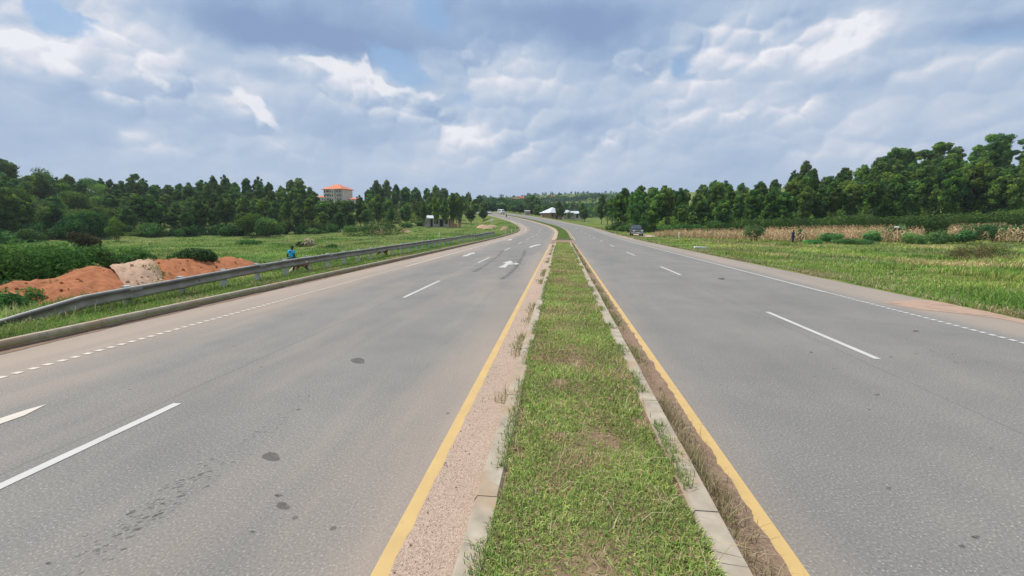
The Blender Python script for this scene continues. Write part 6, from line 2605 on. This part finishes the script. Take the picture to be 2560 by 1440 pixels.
def goat(loc, rz, k_, mat, label, graze=True):
    e = empty("goat", loc, rz)
    e.scale = (k_, k_, k_)
    tag(e, label, "goat")
    v, ed, ra = [], [], []

    def a(p, r_, par=None):
        v.append(p)
        ra.append(r_)
        if par is not None:
            ed.append((par, len(v) - 1))
        return len(v) - 1
    c0 = a((0, 0, .52), (.15, .17))
    ch_ = a((.28, 0, .52), (.14, .18), c0)
    ru = a((-.28, 0, .54), (.13, .15), c0)
    tail = a((-.44, 0, .62), .025, ru)
    nk = a((.44, 0, .58 if not graze else .46), (.075, .09), ch_)
    nk2 = a((.56, 0, .74 if not graze else .28), (.055, .065), nk)
    hd = a((.66, 0, .82 if not graze else .16), (.052, .06), nk2)
    mz = a((.78, 0, .76 if not graze else .07), (.03, .034), hd)
    for sy in (-1, 1):
        a((.60, sy * .12, .80 if not graze else .20), .018, hd)
        s1_ = a((.27, sy * .09, .38), .055, ch_)
        k1 = a((.29, sy * .09, .20), .026, s1_)
        f1_ = a((.27, sy * .09, .02), .022, k1)
        h1 = a((-.27, sy * .09, .40), .075, ru)
        st = a((-.20, sy * .09, .30), .045, h1)
        hk = a((-.33, sy * .09, .18), .024, st)
        a((-.30, sy * .09, .02), .022, hk)
    skin_mesh("body", v, ed, ra, mat, e, 2)
    hn = MB()
    zz = (.90 if not graze else .24)
    for sy in (-1, 1):
        hn.tube([(.64, sy * .03, zz - .02), (.60, sy * .045, zz + .07), (.54, sy * .06, zz + .10)], [.013, .01, .004], 6)
    hn.build("horns", M['rim'], e)


Yg = 18.6
Xg = mark_x(752, Yg)
goat((Xg, Yg, T1(Xg, Yg) + .0), R(-128), .74, M['goat'], "brown and white goat grazing beside the child, half hidden by the guardrail")
Yg = 27.5
Xg = mark_x(957, Yg)
goat((Xg, Yg, T1(Xg, Yg)), R(160), .75, M['goat2'], "dark brown goat seen under the guardrail, beyond the child")


def motorcycle(loc, rz):
    e = empty("motorcycle", loc, rz)
    tag(e, "dark motorcycle being ridden on the far left carriageway", "motorcycle")
    for y in (-.62, .62):
        mb = MB()
        pts = [(0, y + .28 * math.cos(a), .30 + .28 * math.sin(a)) for a in np.linspace(0, 6.28, 17)]
        mb.tube(pts, .045, 6, False)
        mb.build("wheel", M['rubber'], e)
    loft([rrect(.05, .40, .6, -.5, .03), rrect(.13, .40, .86, -.2, .05), rrect(.13, .40, .80, .15, .05), rrect(.10, .62, .76, .75, .04)]).build("body", M['carpaint'], e)
    MB().tube([(-.34, -.42, 1.02), (0, -.48, .98), (.34, -.42, 1.02)], .02, 6).build("handlebar", M['chrome'], e)
    MB().tube([(0, -.46, .98), (0, -.62, .3)], .03, 6).build("fork", M['chrome'], e)


sm_ = s_at(-4.6, 1266, 130, 230)
p = road(sm_, -4.6, 0)
hm = float(np.interp(sm_, _s, _h))
motorcycle(tuple(p), -hm)
rid = dict(STAND)
rid.update(pel=(0, .08, .50), waist=(0, .05, .58), chest=(0, -.01, .69), neck=(0, -.02, .78), head=(0, -.03, .875), shl=(-.105, -.01, .75), shr=(.105, -.01, .75), ell=(-.16, -.08, .63), elr=(.16, -.08, .63), wrl=(-.17, -.22, .60), wrr=(.17, -.22, .60),
           hipl=(-.055, .08, .49), hipr=(.055, .08, .49), knl=(-.11, -.13, .44), knr=(.11, -.13, .44), anl=(-.10, -.02, .20), anr=(.10, -.02, .20))
person(tuple(p), -hm, 1.7, rid, plain("black_jacket", (.03, .03, .03), .9), plain("black_trousers", (.03, .03, .035), .9), "dark-clothed rider sitting on the motorcycle on the far left carriageway")


# ------------------------------------------------------------------ air
def haze():
    m = bpy.data.materials.new("haze_air")
    m.use_nodes = True
    nt = m.node_tree
    nt.nodes.remove(nt.nodes["Principled BSDF"])
    v = nt.nodes.new("ShaderNodeVolumePrincipled")
    v.inputs["Color"].default_value = (0.80, 0.88, 1.0, 1)
    v.inputs["Density"].default_value = 0.00022
    v.inputs["Anisotropy"].default_value = 0.2
    nt.links.new(v.outputs[0], nt.nodes["Material Output"].inputs["Volume"])
    o = MB().box((0, 0, 48), (5600, 5600, 104)).build("haze", m)
    tag(o, "thin pale air softening the far hills", "haze", kind="stuff")


haze()


# look-alikes in one stretch of wood are told apart by their order
_ord = ["first", "second", "third", "fourth", "fifth", "sixth", "seventh", "eighth", "ninth", "tenth"]
_by = {}
for o in list(scene.objects):
    if o.parent is None and o.get("label") and o.get("category") in ("tree", "bush"):
        _by.setdefault(o["label"], []).append(o)
for lab, os_ in _by.items():
    if len(os_) < 2 or len(os_) > 10:
        continue
    os_.sort(key=lambda q: math.atan2(q.location.x, q.location.y))
    for i, q in enumerate(os_):
        t = f"{lab}, {_ord[i]} from left"
        q["label"] = t if len(t.split()) <= 16 else t.replace("the ", "", 1)
